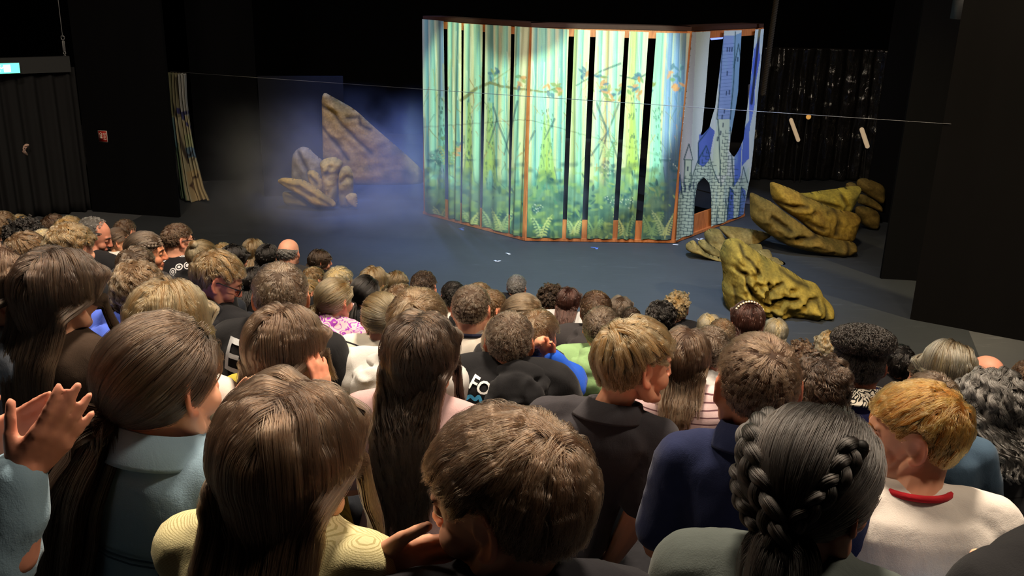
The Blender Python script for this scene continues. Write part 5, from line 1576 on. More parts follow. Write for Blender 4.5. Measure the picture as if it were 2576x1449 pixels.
def person(sp):
    sp.setdefault('tone', 'e0a98c'); sp.setdefault('arms', 'lap'); sp.setdefault('pants', '23272f')
    sp['seed'] = sp.get('seed', len(PEOPLE) * 17 + 5)
    hw, D = sp['hw'], sp['D']
    byaw = math.radians(sp.get('byaw', 14)); look = math.degrees(math.atan2(1.3 - hw[0], 12.4 - hw[1]))
    hyaw = math.radians(sp.get('yaw', look)); s = sp.get('s', sp['hs'])
    zs = row_z(sp['t']); HH = sp.get('hh', HEAD_H); sz = min(max((hw[2] - zs) / HH, 0.8), 1.3)
    ly, lx = sp.get('lean', 0.05) * s, sp.get('slean', 0.0) * s
    face = np.array([math.sin(byaw), math.cos(byaw)]); right = np.array([math.cos(byaw), -math.sin(byaw)])
    hip = hw[:2] - face * ly - right * lx
    root = empty('person', (hip[0], hip[1], hw[2] - HH * sz), -byaw)
    tag(root, sp['label'], 'person', sp.get('group', 'audience in the raked seating'))
    sp['root'] = root; PEOPLE.append(sp)

    def f(p):  # body frame (unit child) -> person-local with lean and scale
        p = np.asarray(p, dtype=float) * np.array([s, s, sz])
        k = np.clip(p[..., 2] / (HH * sz), 0, 1.1)
        return p + np.stack([lx * k, ly * k * k, 0 * k], -1)
    hc = f((0, 0, HH))
    dy = -(hyaw - byaw)
    Rz = Matrix.Rotation(dy, 3, 'Z'); Rx = Matrix.Rotation(-math.radians(sp.get('pitch', 4)), 3, 'X'); Ry = Matrix.Rotation(math.radians(sp.get('tilt', 0)), 3, 'Y')
    Rh = np.array(Rz @ Rx @ Ry)
    Mh = np.eye(4); Mh[:3, :3] = Rh * sp['hs']; Mh[:3, 3] = hc
    sp['Mh'] = Mh; sp['dims'] = (s, sz, lx, ly, HH, GAR[sp.get('gar', 'sweat')][0])
    wpx = 0.18 * F_PX / D
    lod = 0 if (wpx > 300 or (sp.get('face') and wpx > 120)) else 1 if (wpx > 120 or sp.get('face')) else 2
    vox = (0.0031, 0.0058, 0.0092)[lod]
    if sp.get('off'): lod, vox = 1, 0.0048
    if lod == 0 and (sp.get('bare') or sp.get('hands')): vox = 0.0036
    # --- skin: head, neck, upper chest, forearms and hands as one surface
    sk = head_soup(1.0, sp.get('adult', 0)).xform(Mh)
    nb = f((0, -0.012, 0.455)); hb = Mh[:3, :3] @ np.array([0, -0.022, -0.045]) + hc; hb2 = Mh[:3, :3] @ np.array([0, -0.018, -0.005]) + hc
    nr = (0.046 if not sp.get('adult') else 0.055) * s
    sk.tube([nb - np.array([0, 0, 0.05 * s]), nb, 0.5 * (nb + hb), hb, hb2], np.array([1.35, 1.08, 0.95, 1.0, 0.9]) * nr, k=16)
    thick, sl = GAR[sp.get('gar', 'sweat')]
    low = Soup()
    arms = []
    for sx in (1, -1):
        pose = sp['arms'] if isinstance(sp['arms'], str) else sp['arms'][0 if sx > 0 else 1]
        e, w = ARMS[pose] if isinstance(pose, str) else pose[:2]
        sh = f((sx * 0.148, -0.004, 0.405)); e = f((sx * e[0], e[1], e[2])); w = f((sx * w[0], w[1], w[2]))
        if sx in sp.get('wpx', {}):
            w = (np.array(Matrix.Rotation(byaw, 3, 'Z')) @ (at_depth(*sp['wpx'][sx]) - np.array(root.location)))
            e = 0.5 * (sh + w) + np.array([sx * 0.05, -0.01, -0.085]) * s
            if sx in sp.get('epx', {}): e = (np.array(Matrix.Rotation(byaw, 3, 'Z')) @ (at_depth(*sp['epx'][sx]) - np.array(root.location)))
        arms.append((sh, e, w, pose, sx))
        fd = unit(w - e); vis = sp.get('hands', 0) and (sp['hands'] == 2 or (sp['hands'] == 1 and sx > 0) or (sp['hands'] == -1 and sx < 0))
        hd = sp.get('hand', {}).get(sx, None)
        if hd is None:
            if pose == 'clap': fdir, pn, cu = (-0.15 * sx, 0.75, 0.65), (-sx, 0.05, 0.1), 9
            elif pose == 'chin': fdir, pn, cu = (-0.55 * sx, 0.1, 0.8), (-0.3 * sx, -0.9, 0.2), 70
            elif pose == 'down': fdir, pn, cu = (0, 0.5, -0.8), (-sx, 0, 0), 25
            else: fdir, pn, cu = (-0.35 * sx, 0.9, -0.1), (0, 0, -1), 28
        else: fdir, pn, cu = hd
        h = hand_soup(w + unit(np.array(fdir)) * 0.012 * s, np.array(fdir, dtype=float), np.array(pn, dtype=float), sx, cu, s * 0.92, lo=not vis)
        # the thumb points up/inwards: side chosen so that cross(d,n)*side looks upwards for clapping hands
        if vis:
            sk.tube([e, 0.5 * (e + w) + 0.004, w, w + unit(np.array(fdir)) * 0.02], np.array([0.036, 0.033, 0.024, 0.022]) * s); sk.merge(h)
            sk.tube([nb, sh], np.array([0.032, 0.034]) * s); sk.tube([sh, 0.5 * (sh + e), e], np.array([0.042, 0.039, 0.036]) * s)
        else:
            low.merge(h)
            if sl < 1:
                tgt = sk if sp.get('bare') else low
                tgt.tube([sh, 0.5 * (sh + e), e, 0.5 * (e + w), w], np.array([0.042, 0.039, 0.036, 0.032, 0.024]) * s, k=12)
            else: low.tube([nb, sh, 0.5 * (sh + e), e, 0.5 * (e + w), w], np.array([0.03, 0.034, 0.032, 0.03, 0.027, 0.024]) * s, k=8)
    tone = np.array(hx(sp['tone']))
    lv, lf = low.arrays() if low.n else (None, None)
    inv = np.linalg.inv(Mh)

    def skin_done(V, N, F):
        Q = V @ inv[:3, :3].T + inv[:3, 3]
        if lod < 2:
            for x in (-1, 1):
                e = np.array([x * 0.031, 0.086, 0.001]); d2 = ((Q - e) ** 2).sum(1)
                V = V - (Mh[:3, 1])[None] * (0.0085 * np.exp(-d2 / 0.013 ** 2))[:, None]
                ec = np.array([x * 0.0775, -0.006, -0.004]); ey = np.array([-x * 0.46, 0.88, 0.10]); ez = np.array([0, -0.16, 0.987]); en = np.cross(ey, ez) * x; en /= np.linalg.norm(en)
                R_ = Q - ec; eu, ev, ew = R_ @ ey, R_ @ ez, R_ @ en
                dp = np.exp(-((eu - 0.003) / 0.0085) ** 2 - ((ev + 0.003) / 0.0125) ** 2) * (ew > -0.010)
                V = V - ((Mh[:3, :3] @ en)[None]) * (0.0070 * dp)[:, None]
            mo = np.exp(-((Q[:, 2] + 0.0642) / 0.0020) ** 2) * np.exp(-(Q[:, 0] / 0.019) ** 2) * (Q[:, 1] > 0.06)
            V = V - Mh[:3, 1][None] * (0.004 * mo)[:, None]
        C = np.repeat(tone[None], len(V), 0)
        hd = np.abs(Q).max(1) < 0.14
        lip = np.exp(-((Q[:, 2] + 0.0642) / 0.0085) ** 4) * np.exp(-(Q[:, 0] / 0.023) ** 4) * (Q[:, 1] > 0.072) * hd
        C = C * (1 - lip[:, None]) + lip[:, None] * np.array(hx('b86458')) * (tone.mean() / 0.45)
        ear = np.clip((np.abs(Q[:, 0]) - 0.072) / 0.008, 0, 1) * hd * (np.abs(Q[:, 2]) < 0.05)
        C = C * (1 - ear[:, None] * np.array([0.0, 0.22, 0.25]))
        chk = np.exp(-(((Q - np.array([0, 0.09, -0.030])) / np.array([0.05, 0.05, 0.022])) ** 2).sum(1)) * hd
        C = C * (1 - chk[:, None] * np.array([0.0, 0.16, 0.17]))
        if lv is not None:
            n = len(V); V = np.concatenate([V, lv]); C = np.concatenate([C, np.repeat(tone[None], len(lv), 0)]); F = F + [q + n for q in lf]
        me = mesh_of('body', V, F); vcol(me, C)
        sp['body'] = link('body', me, skin_mat(), root)
    queue_remesh(sk, vox, 2 if lod < 2 else 1, skin_done)
    # --- upper garment
    if sp.get('gar', 'sweat') != 'none':
        g = Soup(); k = 24; ph = np.arange(k) * 2 * math.pi / k
        c_, s_ = np.cos(ph), np.sin(ph); e_ = 0.82
        R = []
        for z, a, b, y in TORSO:
            tk = thick * (1.0 if z < 0.45 else 0.75)
            R.append(np.stack([(a + tk) * np.sign(c_) * np.abs(c_) ** e_, y + (b + tk) * np.sign(s_) * np.abs(s_) ** e_, np.full(k, z)], -1))
        g.rings(f(np.array(R)))
        for sh, e, w, pose, sx in arms:
            g.tube([f((sx * 0.03, -0.014, 0.445)), f((sx * 0.10, -0.01, 0.425)), sh], (np.array([0.034, 0.044, 0.048]) + thick * 0.8) * s, k=12)
            if sl > 0:
                if sl >= 1:
                    g.tube([sh, 0.5 * (sh + e), e, 0.5 * (e + w), w], (np.array([0.047, 0.043, 0.040, 0.036, 0.029]) + thick * 0.9) * s, k=12)
                else:
                    m = sh + (e - sh) * 0.78
                    g.tube([sh, 0.5 * (sh + m), m], (np.array([0.047, 0.046, 0.046]) + thick * 1.1) * s, k=12, caps=True)
        gv = (0.0088, 0.0135, 0.022)[lod]
        sd = sp['seed']

        def gar_done(V, N, F):
            amp = sp.get('wr', (0.0055, 0.005, 0.004)[lod]) * s
            u = V * np.array([1.0, 1.0, 0.55])
            n1 = 1 - np.abs(vnoise(u + 0.06 * vnoise(V, 6, sd)[:, None], 13, sd)) * 2; n2 = vnoise(V + V[:, [1, 2, 0]] * 0.4, 7, sd + 1)
            n3 = 1 - np.abs(vnoise(u * np.array([0.6, 1, 1.6]), 24, sd + 2)) * 2
            V = V + N * (amp * (0.5 * n1 + 0.9 * n2 + 0.28 * n3))[:, None]
            me = mesh_of('top', V, F)
            nm = {'tee': 't_shirt', 'shirt': 'shirt', 'long': 'long_sleeved_top', 'sweat': 'sweatshirt', 'hoodie': 'hoodie', 'jacket': 'jacket', 'vest': 'quilted_vest'}[sp.get('gar', 'sweat')]
            sp['top_o'] = link(nm, me, sp['mat'], root)
            for fn in sp.get('after', []): fn(sp, root, f, s)
        queue_remesh(g, gv, 2, gar_done)
        if sp.get('gar') == 'hoodie' or sp.get('hood'):
            h = Soup()
            an = np.radians(np.linspace(-150, -30, 13) if not sp.get('wrap') else np.linspace(-190, 10, 15))
            rad = 0.088
            pts = np.stack([np.cos(an) * rad * 1.08, np.sin(an) * rad * 0.95 + 0.012, 0.452 + 0.028 * np.sin(an * 1.0 + math.pi) - 0.02 * np.abs(np.cos(an))], -1)
            h.tube(f(pts), 0.027 * s * np.interp(np.linspace(0, 1, len(an)), [0, .25, .5, .75, 1], [0.7, 1.1, 1.25, 1.1, 0.7]), k=12)
            h.ell(f((0, -0.112, 0.395)), np.array([0.105, 0.034, 0.075]) * s, np.array(Matrix.Rotation(math.radians(-12), 3, 'X')))
            h.ell(f((0, -0.118, 0.345)), np.array([0.062, 0.027, 0.060]) * s)
            for x in (-1, 1):
                h.tube(f(np.array([(x * 0.095, -0.02, 0.452), (x * 0.088, -0.075, 0.42), (x * 0.035, -0.125, 0.335), (0, -0.13, 0.305)])), np.array([0.02, 0.025, 0.018, 0.015]) * s, k=10)

            if sp.get('hoodx'): h.V = [(v - f((0, -0.09, 0.42))) * sp.get('hoods', 0.86) + f((sp['hoodx'], -0.09, 0.42)) for v in h.V]

            def hood_done(V, N, F):
                V = V + N * (0.006 * s * (1 - 2 * np.abs(vnoise(V * np.array([1, 1, 1.5]), 20, sd + 5))) + 0.004 * vnoise(V, 12, sd + 6))[:, None]
                me = mesh_of('hood', V, F); sp['hood_o'] = link('hood', me, sp.get('hmat', sp['mat']), root)
            queue_remesh(h, (0.006, 0.008, 0.014)[lod], 2, hood_done)
        if sp.get('band'):
            a = np.arange(29) * 2 * math.pi / 28
            P = f(np.stack([np.cos(a) * 0.062, np.sin(a) * 0.060 - 0.013, 0.474 - 0.012 * np.sin(a)], -1))
            Soup().tube(P, 0.007 * s, k=8, caps=False).build('neckband', cloth('band_' + sp['band'], hx(sp['band'])), root)
        if sp.get('collar'):
            a = np.radians(np.linspace(-250, 70, 33)); z0, z1 = 0.492, 0.448
            o = [(0.060, z0), (0.068, z0 + 0.003), (0.092, z1 + 0.006), (0.094, z1), (0.086, z1), (0.062, z0 - 0.010)]
            R = np.stack([np.stack([np.cos(a) * r * 1.04, np.sin(a) * r - 0.013, z - 0.020 * np.sin(a)], -1) for r, z in o], 1)
            Soup().rings(f(R)).build('collar', sp.get('cmat', sp['mat']), root)
    # --- legs and shoes
    t = Soup()
    for x in (-1, 1):
        t.tube(np.array([(x * 0.075, 0.0, 0.055), (x * 0.085, 0.18, 0.075), (x * 0.10, 0.375, 0.06)]) * s, np.array([0.082, 0.074, 0.058]) * s, k=10)
        t.tube(np.array([(x * 0.10, 0.375, 0.06), (x * 0.10, 0.375, -0.12), (x * 0.10, 0.365, -0.30)]) * s, np.array([0.058, 0.052, 0.045]) * s, k=10)
        b = Soup().tube(np.array([(x * 0.10, 0.345, -0.330), (x * 0.10, 0.42, -0.338), (x * 0.105, 0.49, -0.343)]) * s, np.array([0.038, 0.036, 0.032]) * s, k=8)
        b.build('shoe', cloth('shoes_dark', (0.03, 0.03, 0.035)), root)
    t.ell((0, 0, 0.06 * s), np.array([0.15, 0.11, 0.08]) * s)
    t.build('trousers', cloth('trousers_' + sp['pants'], hx(sp['pants'])), root)
    sp['f'] = f
    # --- face parts
    if sp.get('face'):
        em = painted('eye_paint', 0.15, 0.02, 20, 'col', 0)
        for x in (-1, 1):
            m, k = 14, 18
            th = np.linspace(0.0, math.pi, m); ph = np.arange(k) * 2 * math.pi / k
            Dd = np.stack([np.sin(th)[:, None] * np.cos(ph), np.cos(th)[:, None] * np.ones(k), np.sin(th)[:, None] * np.sin(ph)], -1)
            c = np.array([x * 0.031, 0.0725, 0.002])
            col = np.where(Dd[..., 1:2] > 0.965, np.array(hx('0b0908')), np.where(Dd[..., 1:2] > 0.88, np.array(hx(sp.get('iris', '4a3826'))), np.array(hx('d8cfc8'))))
            so = Soup().rings(c + Dd * 0.0122); ncol = np.concatenate([col.reshape(-1, 3), col[0, :1], col[-1, :1]])
            # eyelid shell
            th2 = np.linspace(0.42, 1.75, 8); ph2 = np.linspace(-0.15, math.pi + 0.15, 14)
            Ld = np.stack([np.sin(th2)[:, None] * np.cos(ph2), np.cos(th2)[:, None] * np.ones(14), np.sin(th2)[:, None] * np.sin(ph2)], -1)
            L = c + Ld * 0.0132
            i = np.arange(7)[:, None] * 14; j = np.arange(13)[None]
            Fq = np.stack([i + j, i + j + 1, i + 15 + j, i + 14 + j], -1).reshape(-1, 4)
            so.add(L.reshape(-1, 3), [Fq])
            lc = np.where((np.arange(8) == 0)[:, None, None], np.array(hx('3a2418')), tone * 0.92) * np.ones((8, 14, 1))
            V, F = so.arrays(); me = mesh_of('eye', V @ Mh[:3, :3].T + Mh[:3, 3], F)
            vcol(me, np.concatenate([ncol, lc.reshape(-1, 3)]))
            link('eye', me, em, root)
            V, F = Soup().tube(np.array([(x * 0.014, 0.0905, 0.0195), (x * 0.030, 0.088, 0.0245), (x * 0.047, 0.0755, 0.0200)]), (0.0030, 0.0034, 0.0016), k=6).arrays()
            me = mesh_of('eyebrow', V @ Mh[:3, :3].T + Mh[:3, 3], F); vfloat(me, np.full(len(V), 0.15), 'rnd'); vfloat(me, np.zeros(len(V)), 'tt')
            link('eyebrow', me, hair_mats(sp['hc'])[1], root)
    if sp.get('glasses'):
        gl = Soup(); gd = []
        for x in (-1, 1):
            a = np.arange(21) * 2 * math.pi / 20
            sx_ = np.sign(np.cos(a)) * np.abs(np.cos(a)) ** 0.7; sz_ = np.sign(np.sin(a)) * np.abs(np.sin(a)) ** 0.7
            ring = np.stack([x * 0.033 + 0.0245 * sx_, 0.101 - 0.010 * np.abs(x * 0.033 + 0.0245 * sx_) / 0.05, -0.002 + 0.018 * sz_], -1)
            gl.tube(ring, 0.0022, k=6, caps=False)
            gl.tube([(x * 0.058, 0.090, 0.005), (x * 0.073, 0.060, 0.008), (x * 0.077, 0.0, 0.010), (x * 0.074, -0.020, 0.0)], 0.0024, k=6)
            gd.append(ring[:-1])
        gl.tube([(-0.009, 0.101, 0.002), (0, 0.1035, 0.004), (0.009, 0.101, 0.002)], 0.002, k=6)
        go = gl.xform(Mh).build('glasses', plain('glasses_frame', hx('1a1818'), 0.3, 0.5), root)
        lens = lens_mat()
        for r in gd:
            V = np.concatenate([r, r.mean(0)[None]]); k = len(r); F = np.array([[i, (i + 1) % k, k] for i in range(k)])
            obj('lens', V @ Mh[:3, :3].T + Mh[:3, 3], [F], lens, go, False)
    return root


def lens_mat():
    if 'lens' in MATS: return MATS['lens']
    m, nt, b = nodes_of('lens')
    b.inputs['Base Color'].default_value = (0.6, 0.58, 0.6, 1); b.inputs['Roughness'].default_value = 0.05
    b.inputs['Alpha'].default_value = 0.35
    MATS['lens'] = m
    return m


def print_text(txt, size, mat, x, z, rot=0.0, name='print', outline=False, shear=0.0):
    """lettering that lies on the back of the garment at (x, z) in body units"""
    def fn(sp, root, f, s):
        cu = bpy.data.curves.new('t', 'FONT'); cu.body = txt; cu.size = size * s; cu.shear = shear; cu.offset = 0.0008 * s; cu.resolution_u = 3; cu.fill_mode = 'FRONT'
        cu.align_x = 'CENTER'
        o = bpy.data.objects.new('t', cu); COL.objects.link(o)
        dg = bpy.context.evaluated_depsgraph_get(); me0 = bpy.data.meshes.new_from_object(o.evaluated_get(dg))
        bpy.data.objects.remove(o)
        bm = bmesh.new(); bm.from_mesh(me0)
        bmesh.ops.triangulate(bm, faces=bm.faces)
        for _ in range(2):
            lg = [e for e in bm.edges if e.calc_length() > 0.012 * s]
            if not lg: break
            bmesh.ops.subdivide_edges(bm, edges=lg, cuts=1); bmesh.ops.triangulate(bm, faces=bm.faces)
        V = np.array([v.co[:] for v in bm.verts]); F = np.array([[v.index for v in q.verts] for q in bm.faces]); bm.free()
        lay_print(sp, root, f, s, V[:, :2], F, mat, x, z, rot, name)
    return fn


def lay_print(sp, root, f, s, P2, F, mat, x, z, rot, name):
    c, si = math.cos(rot), math.sin(rot)
    me = sp['top_o'].data
    bvh = BVHTree.FromPolygons([tuple(v.co) for v in me.vertices], [tuple(p.vertices) for p in me.polygons])
    c0 = f((x, 0, z)); V = []
    for p in P2:
        q = c0 + np.array([p[0] * c - p[1] * si, -0.6, p[0] * si + p[1] * c])
        h = bvh.ray_cast(Vector(q), Vector((0, 1, 0)), 1.2)
        y = h[0].y - 0.005 if h[0] is not None else c0[1] - 0.1
        V.append((q[0], y, q[2]))
    # keep the print proud of the cloth between its vertices
    V = np.array(V)
    me2 = mesh_of(name, V, [F])
    link(name, me2, mat, root, False)


def strokes(lines, width, mat, x, z, rot=0.0, name='print'):
    """brush strokes (polylines in metres) printed on the back of the garment"""
    def fn(sp, root, f, s):
        Vs, Fs, n = [], [], 0
        for ln in lines:
            ln = np.asarray(ln, dtype=float) * s; t = np.linspace(0, 1, len(ln)); tt = np.linspace(0, 1, max(8, 5 * len(ln)))
            P = np.stack([np.interp(tt, t, ln[:, i]) for i in (0, 1)], -1)
            for _ in range(3): P[1:-1] = 0.5 * P[1:-1] + 0.25 * (P[:-2] + P[2:])
            T = np.gradient(P, axis=0); T /= np.maximum(np.linalg.norm(T, axis=1, keepdims=True), 1e-9); Nn = np.stack([-T[:, 1], T[:, 0]], -1)
            V = np.stack([P - Nn * width * s / 2, P + Nn * width * s / 2], 1).reshape(-1, 2)
            i = np.arange(len(P) - 1) * 2
            Vs.append(V); Fs.append(np.stack([i, i + 2, i + 3, i + 1], -1) + n); n += len(V)
        lay_print(sp, root, f, s, np.concatenate(Vs), np.concatenate(Fs), mat, x, z, rot, name)
    return fn
# ------------------------------------------------------------------ the audience
C_ = lambda name, col, col2=None, pattern=None, rough=0.85, scale=None: cloth('cloth_' + name, hx(col), hx(col2) if col2 else None, pattern, rough, scale)
BLACK = C_('black', '17171a'); NAVY = C_('navy', '1b2242'); CHAR = C_('charcoal', '3d3a3c'); GREYL = C_('light_grey', 'bdb8b2'); WHITE = C_('white', 'd9d3cc')
DKGREY = C_('dark_grey', '2c2b2d'); DENIM = C_('denim', '7f99ab'); TEAL = C_('dark_teal', '2b4a5c')
silver = plain('silver_print', hx('b9bcc0'), 0.4, 0.5, 0.3, 300); white_ink = plain('white_ink', hx('e6e6e6'), 0.8); blue_ink = plain('blue_ink', hx('4fb0e8'), 0.8)


def P(label, cx, top, hair, hc, **kw):
    kw.update(label=label, cx=cx, top=top, hair=hair, hc=hc)
    kw.setdefault('mat', BLACK)
    kw['hs'] = kw.get('hs', 1.0) * 0.95; kw.setdefault('tc', 0.113)
    SPECS.append(kw)


def AD(**kw):
    return dict(hs=1.07, s=1.14, adult=1, **kw)


# ---- nearest row
P('girl in light blue denim jacket with low dark ponytail in a green tie', 412, 790, 'pony', 'darkbrown', tie=(-0.036, -0.094, -0.060), taildir=(-0.6, -0.15, 0.0), len=0.40,
  tailr=0.034, tiecol='4d5a34', tier=0.014, tieth=0.007, yaw=32, byaw=26, pitch=6, mat=DENIM, gar='sweat', collar=1, wr=0.007, hs=1.0, vol=0.009, lean=0.02,
  after=[strokes([[(-.17, .0), (.0, -.012), (.17, .0)], [(-.17, -.010), (.0, -.022), (.17, -.010)], [(-.075, -.02), (-.055, -.26)], [(.075, -.02), (.055, -.26)], [(-.17, -.13), (.17, -.13)]], 0.004, plain('denim_seam', hx('33485a'), 0.9), 0.0, 0.335, 0.0, 'seams')])
P('girl with long straight light brown hair in a cream ribbed top, clapping', 730, 942, 'long', 'brown', len=0.42, fan=0.32, yaw=14, byaw=14, pitch=4, mat=C_('cream_rib', 'd9cfa0', 'b3a877', 'stripes', 0.9, (500, 0.35, 0)),
  gar='long', vol=0.016, part=0.01, pants='8ea6ba', hands=-1, wpx={-1: (925, 1420, 1.16)}, hand={-1: ((0.9, 0.25, 0.12), (0.1, -1, 0.1), 11)}, lean=0.03)
P('boy with tousled brown hair turning his face left, nearest to the camera', 1275, 1024, 'mop', 'brown', len=0.085, yaw=-66, byaw=-8, pitch=12, tilt=-4, mat=C_('ink', '131218'), gar='sweat',
  face=1, hs=1.03, crown=(0.01, -0.082, 0.075), mess=0.2, lean=0.06, vol=0.014)
P('girl with black pinned-up hair plaited at the back, grey-green top', 2040, 1026, 'braid', 'black', tie=(0.03, -0.09, -0.05), len=0.12, tailr=0.02, yaw=52, byaw=24, pitch=12, mat=C_('greygreen', '49504e'), gar='sweat',
  hs=1.0, vol=0.012, lean=0.05, face=1, tone='a9745c',
  braids=[([(-0.075, -0.02, 0.062), (-0.062, -0.070, 0.058), (-0.030, -0.103, 0.035), (0.010, -0.112, 0.0), (0.034, -0.105, -0.045), (0.042, -0.10, -0.10)], 0.024),
          ([(0.055, -0.03, 0.090), (0.066, -0.06, 0.058), (0.060, -0.085, 0.020), (0.045, -0.100, -0.02)], 0.019),
          ([(-0.080, -0.03, 0.020), (-0.066, -0.072, 0.0), (-0.036, -0.098, -0.022), (0.0, -0.105, -0.048)], 0.019)])
P('ginger-haired boy in a white football shirt with red collar, looking left', 2300, 958, 'mop', 'ginger', len=0.082, yaw=-68, byaw=4, pitch=6, mat=C_('football_white', 'd3cbc4'), gar='tee', band='b3202a',
  face=1, hs=1.04, s=1.12, hh=0.58, lean=0.10, crown=(0.0, -0.085, 0.072), tone='d79f80', iris='2c2018', wr=0.0035, bare=1, mess=0.1)
P('person in denim sleeves clapping at the left edge, only hands and sleeves in view', -330, 720, 'long', 'brown', yaw=20, byaw=20, mat=DENIM, gar='sweat', hands=2, off=1, tone='cf8f77',
  wpx={1: (42, 1205, 1.22), -1: (-60, 1130, 1.30)}, hand={1: ((0.55, 0.35, 0.75), (-0.7, 0.5, 0.2), 8), -1: ((0.8, 0.35, 0.4), (0.3, -0.9, 0.1), 8)})
P('person in black with light blue jeans at the right edge beside the white football shirt', 2800, 930, 'short', 'darkbrown', yaw=-10, byaw=-14, mat=BLACK, gar='sweat', hands=-1, off=1, pants='6f8fb5', hs=1.06, s=1.16,
  wpx={-1: (2515, 1470, 1.42)}, hand={-1: ((0.1, 0.5, -0.2), (0.6, 0.2, -0.6), 60)})

# ---- second and third row
P('girl with very long dark brown hair at the left, hair covering her back', 148, 622, 'long', 'darkbrown', len=0.46, fan=0.3, yaw=20, byaw=20, pitch=5, mat=C_('brown_top', '3a2c22'), gar='sweat', vol=0.016, hs=1.0, lean=0.02)
P('girl at the left edge with light brown hair and pale blue-grey top, cheek showing', -28, 610, 'long', 'brown', len=0.25, yaw=62, byaw=30, mat=C_('paleblue', '9aa3b4'), gar='sweat', face=1, dz=0.03)
P('fair-haired child with head bent, behind the girl in denim', 425, 704, 'bob', 'darkblond', yaw=15, byaw=20, pitch=12, mat=WHITE, gar='sweat', len=0.17, vol=0.018)
P('blond boy with dark glasses smiling and looking down to the right', 548, 632, 'mop', 'darkblond', len=0.075, yaw=72, byaw=30, pitch=26, mat=BLACK, gar='hoodie', face=1, glasses=1, hs=1.03, lean=0.06, tone='dc9d84', mess=0.16,
  after=[strokes([[(-.02, .03), (.0, .045), (.02, .03), (.0, .0), (-.02, .03)], [(-.03, .0), (.03, -.01)], [(-.01, -.02), (.0, -.06)], [(.02, .01), (.05, .03)]], 0.008, white_ink, 0.06, 0.40)])
P('brown-haired boy in a black shirt with silver letters on the back', 706, 658, 'short', 'ash', yaw=-14, byaw=14, pitch=6, mat=BLACK, gar='sweat', hh=0.54, hs=1.04, s=1.12, len=0.06, lean=0.06, tone='d8a385',
  after=[print_text('E', 0.12, silver, -0.092, 0.365, -0.08, 'letter_print'), print_text('E', 0.12, silver, 0.160, 0.330, 0.12, 'letter_print')])
P('girl with a brown bob and yellow ribbed jumper clapping', 718, 768, 'bob', 'brown', yaw=26, byaw=22, pitch=5, mat=C_('yellow_rib', 'b8a83a', '93852b', 'stripes', 0.9, (0, 0.35, 190)), gar='sweat', len=0.195, vol=0.016, hands=2,
  arms='clap', wpx={1: (812, 1030, 2.25), -1: (575, 1075, 2.15)}, hand={1: ((-0.1, 0.1, 1.0), (-1, 0.2, 0.0), 12), -1: ((0.35, 0.3, 0.9), (0.9, -0.3, 0.1), 12)}, lean=0.02)
P('girl with fair ponytail and purple and white patterned hooded top', 842, 698, 'pony', 'darkblond', tie=(-0.045, -0.10, -0.03), taildir=(-0.3, -0.2, 0), len=0.17, tailr=0.016, tiecol='e3b9a8', yaw=30, byaw=24, tone='dba287',
  mat=C_('purple_swirl', 'd2b3bd', '9a3fae', 'swirl', 0.9, (16, 0.16)), gar='hoodie', tier=0.012, tieth=0.004)
P('black-haired girl with a pale pink scrunchie on her ponytail', 919, 692, 'pony', 'black', tie=(-0.03, -0.10, -0.045), len=0.24, tailr=0.028, tiecol='d8b3bb', tier=0.018, tieth=0.010, yaw=24, mat=DKGREY)
P('fair-haired girl with an orange scrunchie and black-striped white top', 958, 735, 'pony', 'darkblond', tie=(0.062, -0.075, 0.018), len=0.07, tailr=0.01, tiecol='f07a1c', tier=0.014, tieth=0.010, yaw=-4, byaw=12,
  mat=C_('white_stripe', 'e6dfd0', '23232a', 'stripes', 0.85, (24, 0.13, 1.5)), gar='long', vol=0.009, taildir=(0.5, 0, 0))
P('child with thick light brown hair in a white hooded top, behind the dark long hair', 1052, 722, 'short', 'lightbrown', len=0.075, yaw=18, mat=C_('white_hood', 'c9c8c6'), gar='hoodie', hs=1.06, s=1.05, mess=0.4, dz=0.02, wr=0.009, slean=0.20)
P('girl with long dark brown hair and pale pink t-shirt', 1058, 782, 'long', 'darkbrown', len=0.40, yaw=12, byaw=12, mat=C_('palepink', 'c3a2a3'), gar='tee', vol=0.013, mess=0.12, hs=1.0, bare=1, wave=(0.004, 0.08), lean=0.04)
P('boy with shaved brown hair and pale grey sweatshirt, both ears showing', 1186, 714, 'crop', 'ash', yaw=10, byaw=12, mat=C_('pale_sweat', 'c1bab0'), gar='sweat', band='23263c', hs=1.05, s=1.12, len=0.02, tone='dda489', pitch=8)
P('short-haired boy looking right, beside the shaved boy', 1234, 726, 'crop', 'lightbrown', yaw=52, byaw=24, mat=BLACK, len=0.02, hs=0.98, tone='d59b7c', face=1)
P('boy in a black hooded top printed in white and blue', 1282, 782, 'short', 'ash', yaw=6, byaw=8, mat=C_('hood_black', '19191c'), gar='hoodie', hh=0.53, hoodx=0.035, side=0.25, len=0.045, hs=1.03, s=1.16, tone='cf9273', pitch=6,
  after=[print_text('FO', 0.050, white_ink, -0.072, 0.405, -0.25, 'letter_print', shear=0.2),
         strokes([[(-.045, -.005), (-.03, .012), (-.015, .002), (-.005, .018), (.005, .0)], [(-.045, -.03), (-.035, -.045)], [(-.07, -.10), (-.05, -.065), (-.02, -.05), (.03, -.048), (.06, -.052)], [(.0, -.02), (.005, -.045)]], 0.010, blue_ink, -0.062, 0.372, -0.1),
         strokes([[(-.03, .0), (-.022, -.04)], [(.03, .01), (.012, .0), (.028, -.018), (.008, -.03)], [(-.008, -.01), (.004, -.012)]], 0.010, blue_ink, 0.055, 0.315, 0.0)])
